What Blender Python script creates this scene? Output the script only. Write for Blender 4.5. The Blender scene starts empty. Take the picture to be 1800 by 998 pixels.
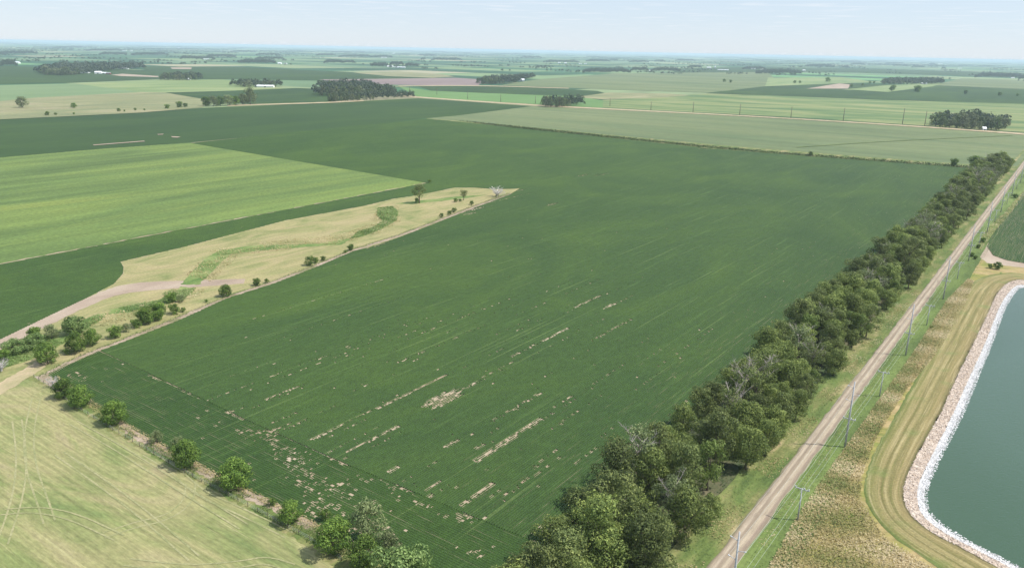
import bpy, math, random
import numpy as np
from mathutils import Vector, Matrix
random.seed(7); rng = np.random.default_rng(7)
R = math.radians
scene = bpy.context.scene
col = scene.collection

# ------------------------------------------------------------------ camera
FPX, CAMH = 1380.0, 110.0            # focal length in pixels of an 1800 px wide frame, flying height in metres
_roll = math.atan(0.0200)
_pitch = math.atan((499 - 88) / FPX * math.cos(_roll))
FW = Vector((0, math.cos(_pitch), -math.sin(_pitch)))
_r0 = Vector((1, 0, 0)); _u0 = _r0.cross(FW)
RT = _r0 * math.cos(_roll) + _u0 * math.sin(_roll)
UP = -_r0 * math.sin(_roll) + _u0 * math.cos(_roll)
cam = bpy.data.objects.new('camera', bpy.data.cameras.new('camera'))
col.objects.link(cam)
m = Matrix((RT, UP, -FW)).transposed().to_4x4(); m.translation = Vector((0, 0, CAMH))
cam.matrix_world = m
cam.data.sensor_width = 36; cam.data.lens = 36 * FPX / 1800
cam.data.clip_start = 1; cam.data.clip_end = 200000
scene.camera = cam

# ------------------------------------------------------------------ light
SUN_EL, SUN_AZ = 55.0, -6.0           # azimuth of the direction TOWARDS the sun, measured from +X
sv = Vector((math.cos(R(SUN_EL)) * math.cos(R(SUN_AZ)), math.cos(R(SUN_EL)) * math.sin(R(SUN_AZ)), math.sin(R(SUN_EL))))
sl = bpy.data.lights.new('sun', 'SUN'); sl.energy = 4.8; sl.angle = R(0.53); sl.color = (1, 0.965, 0.91)
so = bpy.data.objects.new('sun', sl); col.objects.link(so)
so.rotation_euler = sv.to_track_quat('Z', 'Y').to_euler()
world = bpy.data.worlds.new('World'); scene.world = world; world.use_nodes = True
wn = world.node_tree; wn.nodes.clear()
wo = wn.nodes.new('ShaderNodeOutputWorld'); wb = wn.nodes.new('ShaderNodeBackground')
sk = wn.nodes.new('ShaderNodeTexSky'); sk.sky_type = 'NISHITA'; sk.sun_disc = False
sk.sun_elevation = R(SUN_EL); sk.sun_rotation = R(90 - SUN_AZ)
sk.altitude = 400; sk.air_density = 1.0; sk.dust_density = 0.1; sk.ozone_density = 1.6
# thin pale summer clouds, part of the sky itself (laid out by view direction on a cloud deck)
geo = wn.nodes.new('ShaderNodeTexCoord')
sep = wn.nodes.new('ShaderNodeSeparateXYZ'); wn.links.new(geo.outputs['Generated'], sep.inputs[0])
mx = wn.nodes.new('ShaderNodeMath'); mx.operation = 'MAXIMUM'; mx.inputs[1].default_value = 0.004; wn.links.new(sep.outputs['Z'], mx.inputs[0])
dv = wn.nodes.new('ShaderNodeVectorMath'); dv.operation = 'SCALE'
iv = wn.nodes.new('ShaderNodeMath'); iv.operation = 'DIVIDE'; iv.inputs[0].default_value = 1.0; wn.links.new(mx.outputs[0], iv.inputs[1])
wn.links.new(geo.outputs['Generated'], dv.inputs[0]); wn.links.new(iv.outputs[0], dv.inputs['Scale'])
cn = wn.nodes.new('ShaderNodeTexNoise'); cn.inputs['Scale'].default_value = 0.9; cn.inputs['Detail'].default_value = 6; cn.inputs['Roughness'].default_value = 0.55
wn.links.new(dv.outputs[0], cn.inputs['Vector'])
cr = wn.nodes.new('ShaderNodeMapRange'); cr.inputs[1].default_value = 0.53; cr.inputs[2].default_value = 0.80; cr.inputs[3].default_value = 0; cr.inputs[4].default_value = 0.55
wn.links.new(cn.outputs['Fac'], cr.inputs[0])
cm = wn.nodes.new('ShaderNodeMix'); cm.data_type = 'RGBA'
hz = wn.nodes.new('ShaderNodeMix'); hz.data_type = 'RGBA'; hz.inputs[0].default_value = 0.72
hz.inputs[7].default_value = (5.3, 6.25, 7.6, 1)      # high thin veil that whitens the whole summer sky
wn.links.new(sk.outputs[0], hz.inputs[6])
wn.links.new(hz.outputs[2], cm.inputs[6]); cm.inputs[7].default_value = (7.4, 7.6, 8.0, 1)
wn.links.new(cr.outputs[0], cm.inputs[0]); wn.links.new(cm.outputs[2], wb.inputs['Color'])
wb.inputs['Strength'].default_value = 0.108
wn.links.new(wb.outputs[0], wo.inputs['Surface'])
scene.view_settings.view_transform = 'Standard'; scene.view_settings.look = 'None'
scene.view_settings.exposure = 0.25; scene.view_settings.gamma = 1.0; scene.view_settings.use_curve_mapping = False

# ------------------------------------------------------------------ helpers
def P(px, py, z=0.0):
    d = FW * FPX + RT * (px - 900) - UP * (py - 499)
    t = (z - CAMH) / d.z
    return Vector((d.x * t, d.y * t, z))
UA = R(54.5)
U1 = np.array([math.cos(UA), math.sin(UA)]); U2 = np.array([math.sin(UA), -math.cos(UA)])
def st(p): return (p[0] * U1[0] + p[1] * U1[1], p[0] * U2[0] + p[1] * U2[1])
def xy(s, t): return (U1[0] * s + U2[0] * t, U1[1] * s + U2[1] * t)
def tag(o, label=None, cat=None, group=None, kind=None):
    if label: o['label'] = label
    if cat: o['category'] = cat
    if group: o['group'] = group
    if kind: o['kind'] = kind
    return o
def link(name, me, mats=None, parent=None):
    o = bpy.data.objects.new(name, me); col.objects.link(o)
    for mm in (mats or []):
        if mm.name not in [x.name for x in me.materials if x]: me.materials.append(mm)
    if parent: o.parent = parent
    return o
def empty(name, loc, rz=0, sc=1):
    o = bpy.data.objects.new(name, None); col.objects.link(o); o.location = loc; o.rotation_euler = (0, 0, rz)
    o.scale = (sc, sc, sc) if not isinstance(sc, tuple) else sc; o.empty_display_size = 0.5
    return o
def mesh(name, v, f, mats=(), smooth=False):
    me = bpy.data.meshes.new(name); me.from_pydata([tuple(map(float, q)) for q in v], [], [tuple(q) for q in f])
    for mm in mats: me.materials.append(mm)
    if smooth: me.polygons.foreach_set('use_smooth', [True] * len(me.polygons))
    me.update(); return me
def quads_mesh(name, verts, tint=None, mats=(), extra_v=None):
    """fast mesh made of separate quads: verts (n,4,3)"""
    n = len(verts); me = bpy.data.meshes.new(name)
    me.vertices.add(4 * n); me.vertices.foreach_set('co', np.asarray(verts, dtype=np.float32).ravel())
    me.loops.add(4 * n); me.loops.foreach_set('vertex_index', np.arange(4 * n, dtype=np.int32))
    me.polygons.add(n); me.polygons.foreach_set('loop_start', np.arange(0, 4 * n, 4, dtype=np.int32))
    me.polygons.foreach_set('loop_total', np.full(n, 4, dtype=np.int32))
    if tint is not None:
        a = me.attributes.new('tint', 'FLOAT', 'FACE'); a.data.foreach_set('value', np.asarray(tint, dtype=np.float32))
    for mm in mats: me.materials.append(mm)
    me.update(calc_edges=True); return me

# ------------------------------------------------------------------ materials
def srgb(r, g, b):
    f = lambda c: (c / 255 / 12.92) if c / 255 <= 0.04045 else ((c / 255 + 0.055) / 1.055) ** 2.4
    return (f(r), f(g), f(b), 1)
class NT:
    def __init__(s, name):
        s.m = bpy.data.materials.new(name); s.m.use_nodes = True; s.t = s.m.node_tree; s.t.nodes.clear()
        s.out = s.n('ShaderNodeOutputMaterial'); s.b = s.n('ShaderNodeBsdfPrincipled'); s.t.links.new(s.b.outputs[0], s.out.inputs[0])
        s.b.inputs['Roughness'].default_value = 0.85; s.b.inputs['Specular IOR Level'].default_value = 0.2
    def n(s, t, **k):
        q = s.t.nodes.new(t)
        for a, b in k.items(): setattr(q, a, b)
        return q
    def l(s, a, b): s.t.links.new(a, b)
    def pos(s, ang=0.0, scale=(1, 1, 1)):
        g = s.n('ShaderNodeNewGeometry'); o = g.outputs['Position']
        if ang:
            v = s.n('ShaderNodeVectorRotate', rotation_type='Z_AXIS'); v.inputs['Angle'].default_value = -ang; s.l(o, v.inputs['Vector']); o = v.outputs[0]
        mm = s.n('ShaderNodeVectorMath', operation='MULTIPLY'); mm.inputs[1].default_value = scale; s.l(o, mm.inputs[0]); return mm.outputs[0]
    def noise(s, vec, scale=1, detail=4, rough=0.55, dist=0):
        q = s.n('ShaderNodeTexNoise'); q.inputs['Scale'].default_value = scale; q.inputs['Detail'].default_value = detail
        q.inputs['Roughness'].default_value = rough; q.inputs['Distortion'].default_value = dist; s.l(vec, q.inputs['Vector']); return q.outputs['Fac']
    def ramp(s, fac, stops):
        q = s.n('ShaderNodeValToRGB'); e = q.color_ramp.elements
        while len(e) < len(stops): e.new(0.5)
        for i, (p, c) in enumerate(stops): e[i].position = p; e[i].color = c if len(c) == 4 else (*c, 1)
        s.l(fac, q.inputs[0]); return q.outputs[0]
    def rng(s, fac, a, b, c, d):
        q = s.n('ShaderNodeMapRange'); 
        for i, v in zip((1, 2, 3, 4), (a, b, c, d)): q.inputs[i].default_value = v
        s.l(fac, q.inputs[0]); return q.outputs[0]
    def mix(s, fac, a, b, mode='MIX'):
        q = s.n('ShaderNodeMix', data_type='RGBA', blend_type=mode)
        for i, v in ((0, fac), (6, a), (7, b)):
            if hasattr(v, 'links'): s.l(v, q.inputs[i])
            else: q.inputs[i].default_value = v if i == 0 or len(v) == 4 else (*v, 1)
        return q.outputs[2]
    def mul(s, colr, fac):      # brightness variation of a colour
        q = s.n('ShaderNodeVectorMath', operation='SCALE'); s.l(colr, q.inputs[0])
        if hasattr(fac, 'links'): s.l(fac, q.inputs['Scale'])
        else: q.inputs['Scale'].default_value = fac
        return q.outputs[0]
    def bump(s, h, dist=0.1, st_=0.5):
        q = s.n('ShaderNodeBump'); q.inputs['Distance'].default_value = dist; q.inputs['Strength'].default_value = st_; s.l(h, q.inputs['Height']); s.l(q.outputs[0], s.b.inputs['Normal'])
    def base(s, c): s.l(c, s.b.inputs['Base Color'])

def ground_mat(name, stops, macro=0.02, detail=6, along=UA, stretch=1.0, fine=0.25, fine_scale=1.2, fine_stretch=1.0,
               stripe=None, bumpd=0.15, dist=0.0, second=None):
    """macro noise into a ramp, a stretched line noise, fine speckle and bump"""
    n = NT(name)
    v = n.pos(along, (1 / stretch, 1, 1))
    c = n.ramp(n.noise(v, macro, detail, 0.6, dist), stops)
    if second:                       # (colour, scale, lo, hi, stretch)
        sc, ss, lo, hi, sst = second
        c = n.mix(n.rng(n.noise(n.pos(along, (1 / sst, 1, 1)), ss, 5, 0.6, 0.5), lo, hi, 0, 1), c, sc)
    if stripe:                       # (scale across, stretch, strength)
        q = n.noise(n.pos(along, (1 / stripe[1], 1, 1)), stripe[0], 3, 0.6)
        c = n.mul(c, n.rng(q, 0.3, 0.7, 1 - stripe[2], 1 + stripe[2]))
    fz = n.noise(n.pos(along, (1 / fine_stretch, 1, 1)), fine_scale, 5, 0.7)
    c = n.mul(c, n.rng(fz, 0.25, 0.75, 1 - fine, 1 + fine))
    n.base(c)
    if bumpd: n.bump(fz, bumpd, 0.6)
    return n.m

# colours of crops (real base colours, not sunlit ones)
SOY_D = (0.025, 0.056, 0.011); SOY_M = (0.033, 0.067, 0.012); SOY_L = (0.043, 0.081, 0.012)
M = {}
def soy_plants():
    n = NT('soybean_leaves')
    c = n.ramp(n.noise(n.pos(UA, (0.6, 1, 1)), 0.011, 8, 0.66, 1.4), [(0.32, SOY_D), (0.5, SOY_M), (0.66, SOY_L)])
    c = n.mix(n.rng(n.noise(n.pos(UA, (0.04, 1, 1)), 0.35, 3, 0.6), 0.6, 0.75, 0, 0.35), c, (0.085, 0.15, 0.035))
    c = n.mix(n.rng(n.noise(n.pos(UA, (0.012, 1, 1)), 0.9, 2, 0.5), 0.64, 0.72, 0, 0.4), c, (0.12, 0.17, 0.05))
    f = n.noise(n.pos(UA), 2.6, 5, 0.75); c = n.mul(c, n.rng(f, 0.3, 0.7, 0.5, 1.55)); g2 = n.noise(n.pos(UA, (.5, 1, 1)), 0.5, 4, 0.7); c = n.mul(c, n.rng(g2, 0.3, 0.7, 0.85, 1.17)); n.base(c)
    n.b.inputs['Roughness'].default_value = 0.7
    n.bump(f, 0.12, 0.7); return n.m
M['soy'] = soy_plants()
M['soil'] = ground_mat('field_soil', [(0.3, (0.26, 0.20, 0.13)), (0.55, (0.35, 0.28, 0.19)), (0.8, (0.44, 0.36, 0.28))], 0.08, stretch=3, fine=0.3, fine_scale=2.0)
M['soy_far'] = ground_mat('soybean_crop', [(0.3, (0.023, 0.053, 0.011)), (0.5, (0.032, 0.066, 0.013)), (0.72, (0.046, 0.086, 0.015))], 0.006, stretch=2.5, fine=0.22, fine_scale=0.5, fine_stretch=6, stripe=(0.12, 25, 0.08), dist=1)
M['corn'] = ground_mat('corn_crop', [(0.28, (0.070, 0.109, 0.030)), (0.45, (0.107, 0.160, 0.041)), (0.6, (0.145, 0.198, 0.047)), (0.75, (0.206, 0.235, 0.051))], 0.02, stretch=5, fine=0.5, fine_scale=0.9, fine_stretch=2.5, stripe=(0.10, 60, 0.15), dist=0.8, bumpd=0.4)
M['corn_far'] = ground_mat('ripening_corn', [(0.3, (0.095, 0.132, 0.057)), (0.5, (0.131, 0.163, 0.070)), (0.7, (0.171, 0.194, 0.088))], 0.008, along=UA - math.pi/2, stretch=6, fine=0.25, fine_scale=0.3, fine_stretch=5, stripe=(0.05, 40, 0.12), dist=0.8)
M['hay'] = ground_mat('mown_hay', [(0.28, (0.112, 0.157, 0.052)), (0.42, (0.185, 0.207, 0.076)), (0.54, (0.265, 0.248, 0.112)), (0.68, (0.305, 0.257, 0.144))], 0.05, along=UA - math.pi/2, stretch=3.0, fine=0.30, fine_scale=1.3, fine_stretch=3, stripe=(1.0, 70, 0.2), dist=1.5, second=((0.353, 0.331, 0.160), 1.5, 0.60, 0.70, 70))
M['pasture'] = ground_mat('creek_pasture', [(0.30, (0.141, 0.171, 0.055)), (0.42, (0.229, 0.225, 0.091)), (0.55, (0.292, 0.257, 0.119)), (0.70, (0.336, 0.275, 0.146))], 0.045, stretch=2.0, fine=0.32, fine_scale=0.9, stripe=(0.4, 20, 0.13), dist=1.6)
M['swale'] = ground_mat('swale_grass', [(0.3, (0.07, 0.13, 0.03)), (0.5, (0.13, 0.19, 0.05)), (0.68, (0.27, 0.28, 0.11))], 0.09, stretch=1.5, fine=0.35, fine_scale=0.7, dist=1)
M['verge'] = ground_mat('verge_grass', [(0.3, (0.07, 0.11, 0.03)), (0.45, (0.115, 0.155, 0.042)), (0.58, (0.19, 0.19, 0.07)), (0.68, (0.33, 0.27, 0.14))], 0.13, stretch=3, fine=0.32, fine_scale=0.9, stripe=(0.5, 12, 0.12))
M['verge_g'] = ground_mat('ditch_grass', [(0.3, (0.07, 0.105, 0.03)), (0.5, (0.115, 0.16, 0.042)), (0.65, (0.16, 0.205, 0.06)), (0.8, (0.27, 0.26, 0.12))], 0.07, stretch=3, fine=0.3, fine_scale=0.9, stripe=(0.5, 12, 0.12))
M['dry'] = ground_mat('dry_grass', [(0.30, (0.12, 0.17, 0.035)), (0.45, (0.24, 0.22, 0.065)), (0.6, (0.34, 0.255, 0.12)), (0.78, (0.47, 0.37, 0.20))], 0.055, along=UA - 0.9, stretch=2.0, fine=0.4, fine_scale=0.6, fine_stretch=3, dist=1.5, bumpd=0.5)
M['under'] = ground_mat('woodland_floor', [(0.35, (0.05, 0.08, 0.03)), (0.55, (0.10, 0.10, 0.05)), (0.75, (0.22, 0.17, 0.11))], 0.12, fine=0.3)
M['track'] = ground_mat('dirt_track', [(0.3, (0.25, 0.24, 0.11)), (0.5, (0.39, 0.31, 0.19)), (0.75, (0.48, 0.38, 0.26))], 0.10, stretch=2, fine=0.18)
M['track_light'] = ground_mat('cut_swath', [(0.35, (0.22, 0.23, 0.10)), (0.6, (0.31, 0.29, 0.15))], 0.15, fine=0.3)
M['bare'] = ground_mat('bare_earth', [(0.3, (0.257, 0.194, 0.142)), (0.5, (0.342, 0.265, 0.199)), (0.75, (0.418, 0.347, 0.266))], 0.05, stretch=2, fine=0.18)
M['edge_soil'] = ground_mat('edge_soil', [(0.32, (0.13, 0.15, 0.05)), (0.45, (0.25, 0.20, 0.13)), (0.6, (0.36, 0.28, 0.21)), (0.75, (0.44, 0.36, 0.28))], 0.16, stretch=2, fine=0.3, fine_scale=1.5)
M['pink'] = ground_mat('bare_plough', [(0.3, (0.17, 0.13, 0.12)), (0.6, (0.24, 0.18, 0.16))], 0.004, stretch=4, fine=0.1)
M['tan'] = ground_mat('dry_pasture', [(0.3, (0.144, 0.170, 0.080)), (0.5, (0.216, 0.215, 0.104)), (0.72, (0.302, 0.266, 0.152))], 0.010, stretch=2.5, fine=0.2, fine_scale=0.2, dist=1, stripe=(0.03, 12, 0.12))
M['lime'] = ground_mat('young_hay', [(0.3, (0.099, 0.185, 0.054)), (0.7, (0.135, 0.227, 0.072))], 0.006, stretch=3, fine=0.1, fine_scale=0.2)
M['mint'] = ground_mat('pale_green_crop', [(0.3, (0.126, 0.189, 0.081)), (0.7, (0.171, 0.232, 0.108))], 0.006, stretch=3, fine=0.1, fine_scale=0.2)
M['olive'] = ground_mat('olive_crop', [(0.3, (0.13, 0.19, 0.07)), (0.55, (0.20, 0.25, 0.10)), (0.75, (0.27, 0.28, 0.13))], 0.007, stretch=3, fine=0.15, fine_scale=0.2, dist=1)
M['strip'] = ground_mat('contour_crop', [(0.34, (0.07, 0.13, 0.045)), (0.46, (0.12, 0.175, 0.06)), (0.56, (0.19, 0.22, 0.085)), (0.7, (0.25, 0.25, 0.11))], 0.011, along=UA - math.pi / 2 + 0.12, stretch=4, fine=0.15, fine_scale=0.2, dist=1.4)

def patchwork():
    n = NT('distant_farmland')
    a = n.n('ShaderNodeVertexColor', layer_name='Col')
    c = n.mul(a.outputs[0], n.rng(n.noise(n.pos(UA, (0.25, 1, 1)), 0.008, 5, 0.6, 1), 0.3, 0.7, 0.8, 1.25)); n.base(c); return n.m
M['patch'] = patchwork()
def road_mat():
    n = NT('gravel_road')
    u = n.n('ShaderNodeUVMap'); s = n.n('ShaderNodeSeparateXYZ'); n.l(u.outputs[0], s.inputs[0])
    w = n.noise(n.pos(UA, (0.05, 1, 1)), 0.6, 3)
    off = n.n('ShaderNodeMath', operation='ADD'); n.l(s.outputs['Y'], off.inputs[0]); n.l(n.rng(w, 0, 1, -0.06, 0.06), off.inputs[1])
    c = n.ramp(off.outputs[0], [(0.0, (0.149, 0.143, 0.078)), (0.07, (0.245, 0.196, 0.134)), (0.2, (0.348, 0.278, 0.204)), (0.3, (0.393, 0.324, 0.239)), (0.38, (0.259, 0.203, 0.147)), (0.5, (0.281, 0.225, 0.161)),
                             (0.58, (0.401, 0.332, 0.239)), (0.72, (0.364, 0.294, 0.210)), (0.82, (0.245, 0.188, 0.141)), (0.94, (0.215, 0.173, 0.119)), (1.0, (0.281, 0.263, 0.175))])
    c = n.mul(c, n.rng(n.noise(n.pos(UA, (0.12, 1, 1)), 1.5, 5, 0.7), 0.3, 0.7, 0.82, 1.18))
    c = n.mul(c, n.rng(n.noise(n.pos(), 6, 3, 0.7), 0.3, 0.7, 0.8, 1.2))
    c = n.mix(n.rng(n.noise(n.pos(UA, (0.35, 1, 1)), 0.33, 5, 0.7), 0.52, 0.68, 0, 0.55), c, (0.212, 0.170, 0.122))
    n.base(c); return n.m
M['road'] = road_mat()
def ring_mat():
    n = NT('mown_bank_grass')
    u = n.n('ShaderNodeUVMap'); s = n.n('ShaderNodeSeparateXYZ'); n.l(u.outputs[0], s.inputs[0])
    w = n.noise(n.pos(), 0.10, 3)
    cmb = n.n('ShaderNodeCombineXYZ'); a = n.n('ShaderNodeMath', operation='MULTIPLY'); a.inputs[1].default_value = 0.03; n.l(s.outputs['X'], a.inputs[0]); n.l(a.outputs[0], cmb.inputs[0])
    b = n.n('ShaderNodeMath', operation='MULTIPLY'); b.inputs[1].default_value = 13; n.l(s.outputs['Y'], b.inputs[0]); n.l(b.outputs[0], cmb.inputs[1])
    ln = n.noise(cmb.outputs[0], 1.0, 3, 0.7)
    base = n.ramp(s.outputs['Y'], [(0.0, (0.10, 0.14, 0.035)), (0.15, (0.19, 0.18, 0.06)), (0.35, (0.28, 0.23, 0.10)), (0.42, (0.16, 0.14, 0.05)), (0.52, (0.29, 0.24, 0.105)), (0.62, (0.17, 0.15, 0.055)), (0.8, (0.25, 0.20, 0.085)), (0.93, (0.20, 0.16, 0.07)), (0.97, (0.10, 0.085, 0.035))])
    c = n.mix(n.rng(ln, 0.5, 0.68, 0, 0.6), base, (0.42, 0.35, 0.18))
    c = n.mix(n.rng(ln, 0.44, 0.34, 0, 0.5), c, (0.12, 0.14, 0.035))
    c = n.mix(n.rng(w, 0.55, 0.75, 0, 0.55), c, (0.13, 0.19, 0.05))
    f = n.noise(n.pos(), 1.6, 5, 0.75)
    c = n.mul(c, n.rng(f, 0.3, 0.7, 0.72, 1.28)); n.base(c); n.bump(f, 0.15, 0.6); return n.m
M['ring'] = ring_mat()
def water_mat():
    n = NT('pond_water')
    c = n.ramp(n.noise(n.pos(UA, (0.4, 1, 1)), 0.014, 3, 0.5, 1), [(0.35, (0.034, 0.074, 0.032)), (0.65, (0.046, 0.090, 0.048))]); n.base(c)
    n.b.inputs['Roughness'].default_value = 0.12; n.b.inputs['Specular IOR Level'].default_value = 0.5
    w = n.noise(n.pos(0.3, (1, 2.2, 1)), 0.9, 4, 0.65); n.bump(w, 0.10, 0.8); return n.m
M['water'] = water_mat()
def rock_mat(name, stops):
    n = NT(name); g = n.n('ShaderNodeAttribute', attribute_name='tint')
    c = n.ramp(g.outputs['Fac'], stops); n.base(c); return n.m
M['rock_tan'] = rock_mat('pinkish_riprap', [(0, (0.30, 0.23, 0.18)), (0.5, (0.46, 0.37, 0.30)), (1, (0.60, 0.52, 0.45))])
M['rock_white'] = rock_mat('white_riprap', [(0, (0.44, 0.42, 0.40)), (0.5, (0.62, 0.61, 0.60)), (1, (0.76, 0.75, 0.74))])
M['bank_tan'] = ground_mat('bank_gravel', [(0.3, (0.36, 0.27, 0.20)), (0.5, (0.48, 0.39, 0.31)), (0.75, (0.58, 0.50, 0.42))], 0.5, fine=0.25, fine_scale=2.5)
M['bank_white'] = ground_mat('bank_stone', [(0.3, (0.44, 0.42, 0.40)), (0.6, (0.60, 0.59, 0.58))], 0.5, fine=0.2, fine_scale=2.5)
def leaf_mat(name, dark, mid, light, var=0.25):
    n = NT(name)
    g = n.n('ShaderNodeAttribute', attribute_name='tint'); oi = n.n('ShaderNodeObjectInfo')
    c = n.ramp(g.outputs['Fac'], [(0.0, dark), (0.5, mid), (1.0, light)])
    c = n.mul(c, n.rng(oi.outputs['Random'], 0, 1, 1 - var, 1 + var)); n.base(c)
    n.b.inputs['Roughness'].default_value = 0.6
    tr = n.n('ShaderNodeBsdfTranslucent'); n.l(c, tr.inputs['Color'])
    mx_ = n.n('ShaderNodeMixShader'); mx_.inputs[0].default_value = 0.32
    n.l(n.b.outputs[0], mx_.inputs[1]); n.l(tr.outputs[0], mx_.inputs[2]); n.l(mx_.outputs[0], n.out.inputs[0]); return n.m
M['leaf_far'] = leaf_mat('distant_leaves', (0.039, 0.059, 0.034), (0.070, 0.097, 0.053), (0.116, 0.147, 0.078), 0)
M['leaf'] = leaf_mat('tree_leaves', (0.090, 0.125, 0.036), (0.188, 0.246, 0.066), (0.378, 0.431, 0.117))
M['leaf_dark'] = leaf_mat('dark_tree_leaves', (0.074, 0.102, 0.034), (0.154, 0.196, 0.062), (0.307, 0.344, 0.109))
M['leaf_grey'] = leaf_mat('grey_green_leaves', (0.094, 0.123, 0.053), (0.189, 0.231, 0.098), (0.315, 0.361, 0.160))
M['leaf_yellow'] = leaf_mat('yellow_green_leaves', (0.071, 0.111, 0.024), (0.150, 0.213, 0.050), (0.281, 0.334, 0.099))
M['leaf_bush'] = leaf_mat('bush_leaves', (0.055, 0.105, 0.021), (0.126, 0.208, 0.039), (0.264, 0.375, 0.070))
M['leaf_pale'] = leaf_mat('pale_bush_leaves', (0.076, 0.129, 0.040), (0.162, 0.239, 0.072), (0.281, 0.368, 0.128))
def plain(name, c, rough=0.8, metal=0, nz=0.15, sc=3):
    n = NT(name); 
    rgb = n.n('ShaderNodeRGB'); rgb.outputs[0].default_value = (*c, 1)
    n.base(n.mul(rgb.outputs[0], n.rng(n.noise(n.pos(), sc, 4), 0.3, 0.7, 1 - nz, 1 + nz)))
    n.b.inputs['Roughness'].default_value = rough; n.b.inputs['Metallic'].default_value = metal; return n.m
M['bark'] = plain('bark', (0.16, 0.13, 0.10)); M['deadwood'] = plain('dead_wood', (0.40, 0.35, 0.31))
M['pole'] = plain('weathered_pole_wood', (0.44, 0.44, 0.45)); M['polebrown'] = plain('brown_pole_wood', (0.13, 0.10, 0.08))
M['insul'] = plain('insulator', (0.62, 0.62, 0.66), 0.4); M['wire'] = plain('wire', (0.50, 0.52, 0.50), 0.5, 0.3)
M['white'] = plain('white_siding', (0.78, 0.78, 0.76)); M['roofw'] = plain('pale_metal_roof', (0.72, 0.73, 0.74), 0.5)
M['roofg'] = plain('grey_roof', (0.28, 0.28, 0.29)); M['red'] = plain('red_barn_board', (0.25, 0.07, 0.05)); M['door'] = plain('dark_door', (0.10, 0.10, 0.11)); M['steel'] = plain('galvanised_steel', (0.6, 0.62, 0.63), 0.4, 0.4)

# ------------------------------------------------------------------ ground sheets
def dense(pts, step=12):
    o = []
    for a, b in zip(pts, pts[1:] + pts[:1]):
        o.append(a)
    return o
def poly_sheet(name, pix, mat, z, jitter=0.0, kind='structure'):
    pts = [P(*p, z) for p in pix]
    if jitter:
        q = []
        for a, b in zip(pts, pts[1:] + pts[:1]):
            L = (b - a).length; k = min(200, max(1, int(L / (jitter * 2.2))))
            nrm = Vector((-(b - a).y, (b - a).x, 0)).normalized() if L > 0 else Vector()
            for i in range(k):
                f = i / k; off = (random.uniform(-1, 1) * jitter) if i else 0
                q.append(a.lerp(b, f) + nrm * off)
        pts = q
    import mathutils
    tris = mathutils.geometry.tessellate_polygon([[Vector((p.x, p.y, 0)) for p in pts]])
    v = [(p.x, p.y, z) for p in pts]; f = []
    for t in tris:
        a, b, c = (Vector(v[i]) for i in t)
        f.append(t if (b - a).cross(c - a).z > 0 else (t[0], t[2], t[1]))
    o = link(name, mesh(name, v, f, [mat])); tag(o, kind=kind); return o
def resample(pts, n):
    pts = [Vector(p) for p in pts]; d = [0]
    for a, b in zip(pts, pts[1:]): d.append(d[-1] + (b - a).length)
    out = []
    for i in range(n):
        t = d[-1] * i / (n - 1); k = 0
        while k < len(d) - 2 and d[k + 1] < t: k += 1
        f = (t - d[k]) / max(1e-6, d[k + 1] - d[k]); out.append(pts[k].lerp(pts[k + 1], min(1, f)))
    return out
def smoothp(pts, it=2):
    for _ in range(it):
        q = [pts[0]]
        for a, b in zip(pts, pts[1:]): q += [a.lerp(b, 0.25), a.lerp(b, 0.75)]
        pts = q + [pts[-1]]
    return pts
def ribbon(name, left, right, mat, n=120, cross=4, zf=None, jit=0.0, kind='structure'):
    L = resample(smoothp([Vector(p) for p in left]), n); Rr = resample(smoothp([Vector(p) for p in right]), n)
    v = []; uv = []; d = 0
    for i in range(n):
        if i: d += ((L[i] + Rr[i]) / 2 - (L[i - 1] + Rr[i - 1]) / 2).length
        for j in range(cross + 1):
            f = j / cross; p = L[i].lerp(Rr[i], f)
            if zf: p.z += zf(f)
            if jit and j in (0, cross): p += Vector((random.uniform(-jit, jit), random.uniform(-jit, jit), 0))
            v.append(p); uv.append((d, f))
    f = []
    for i in range(n - 1):
        for j in range(cross):
            a = i * (cross + 1) + j; f.append((a, a + 1, a + cross + 2, a + cross + 1))
    me = mesh(name, v, f, [mat], True)
    ul = me.uv_layers.new(name='UVMap')
    for lp in me.loops: ul.data[lp.index].uv = uv[lp.vertex_index]
    me.update()
    if me.polygons and sum(p.normal.z for p in me.polygons) < 0: me.flip_normals()
    return tag(link(name, me), kind=kind)

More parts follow.
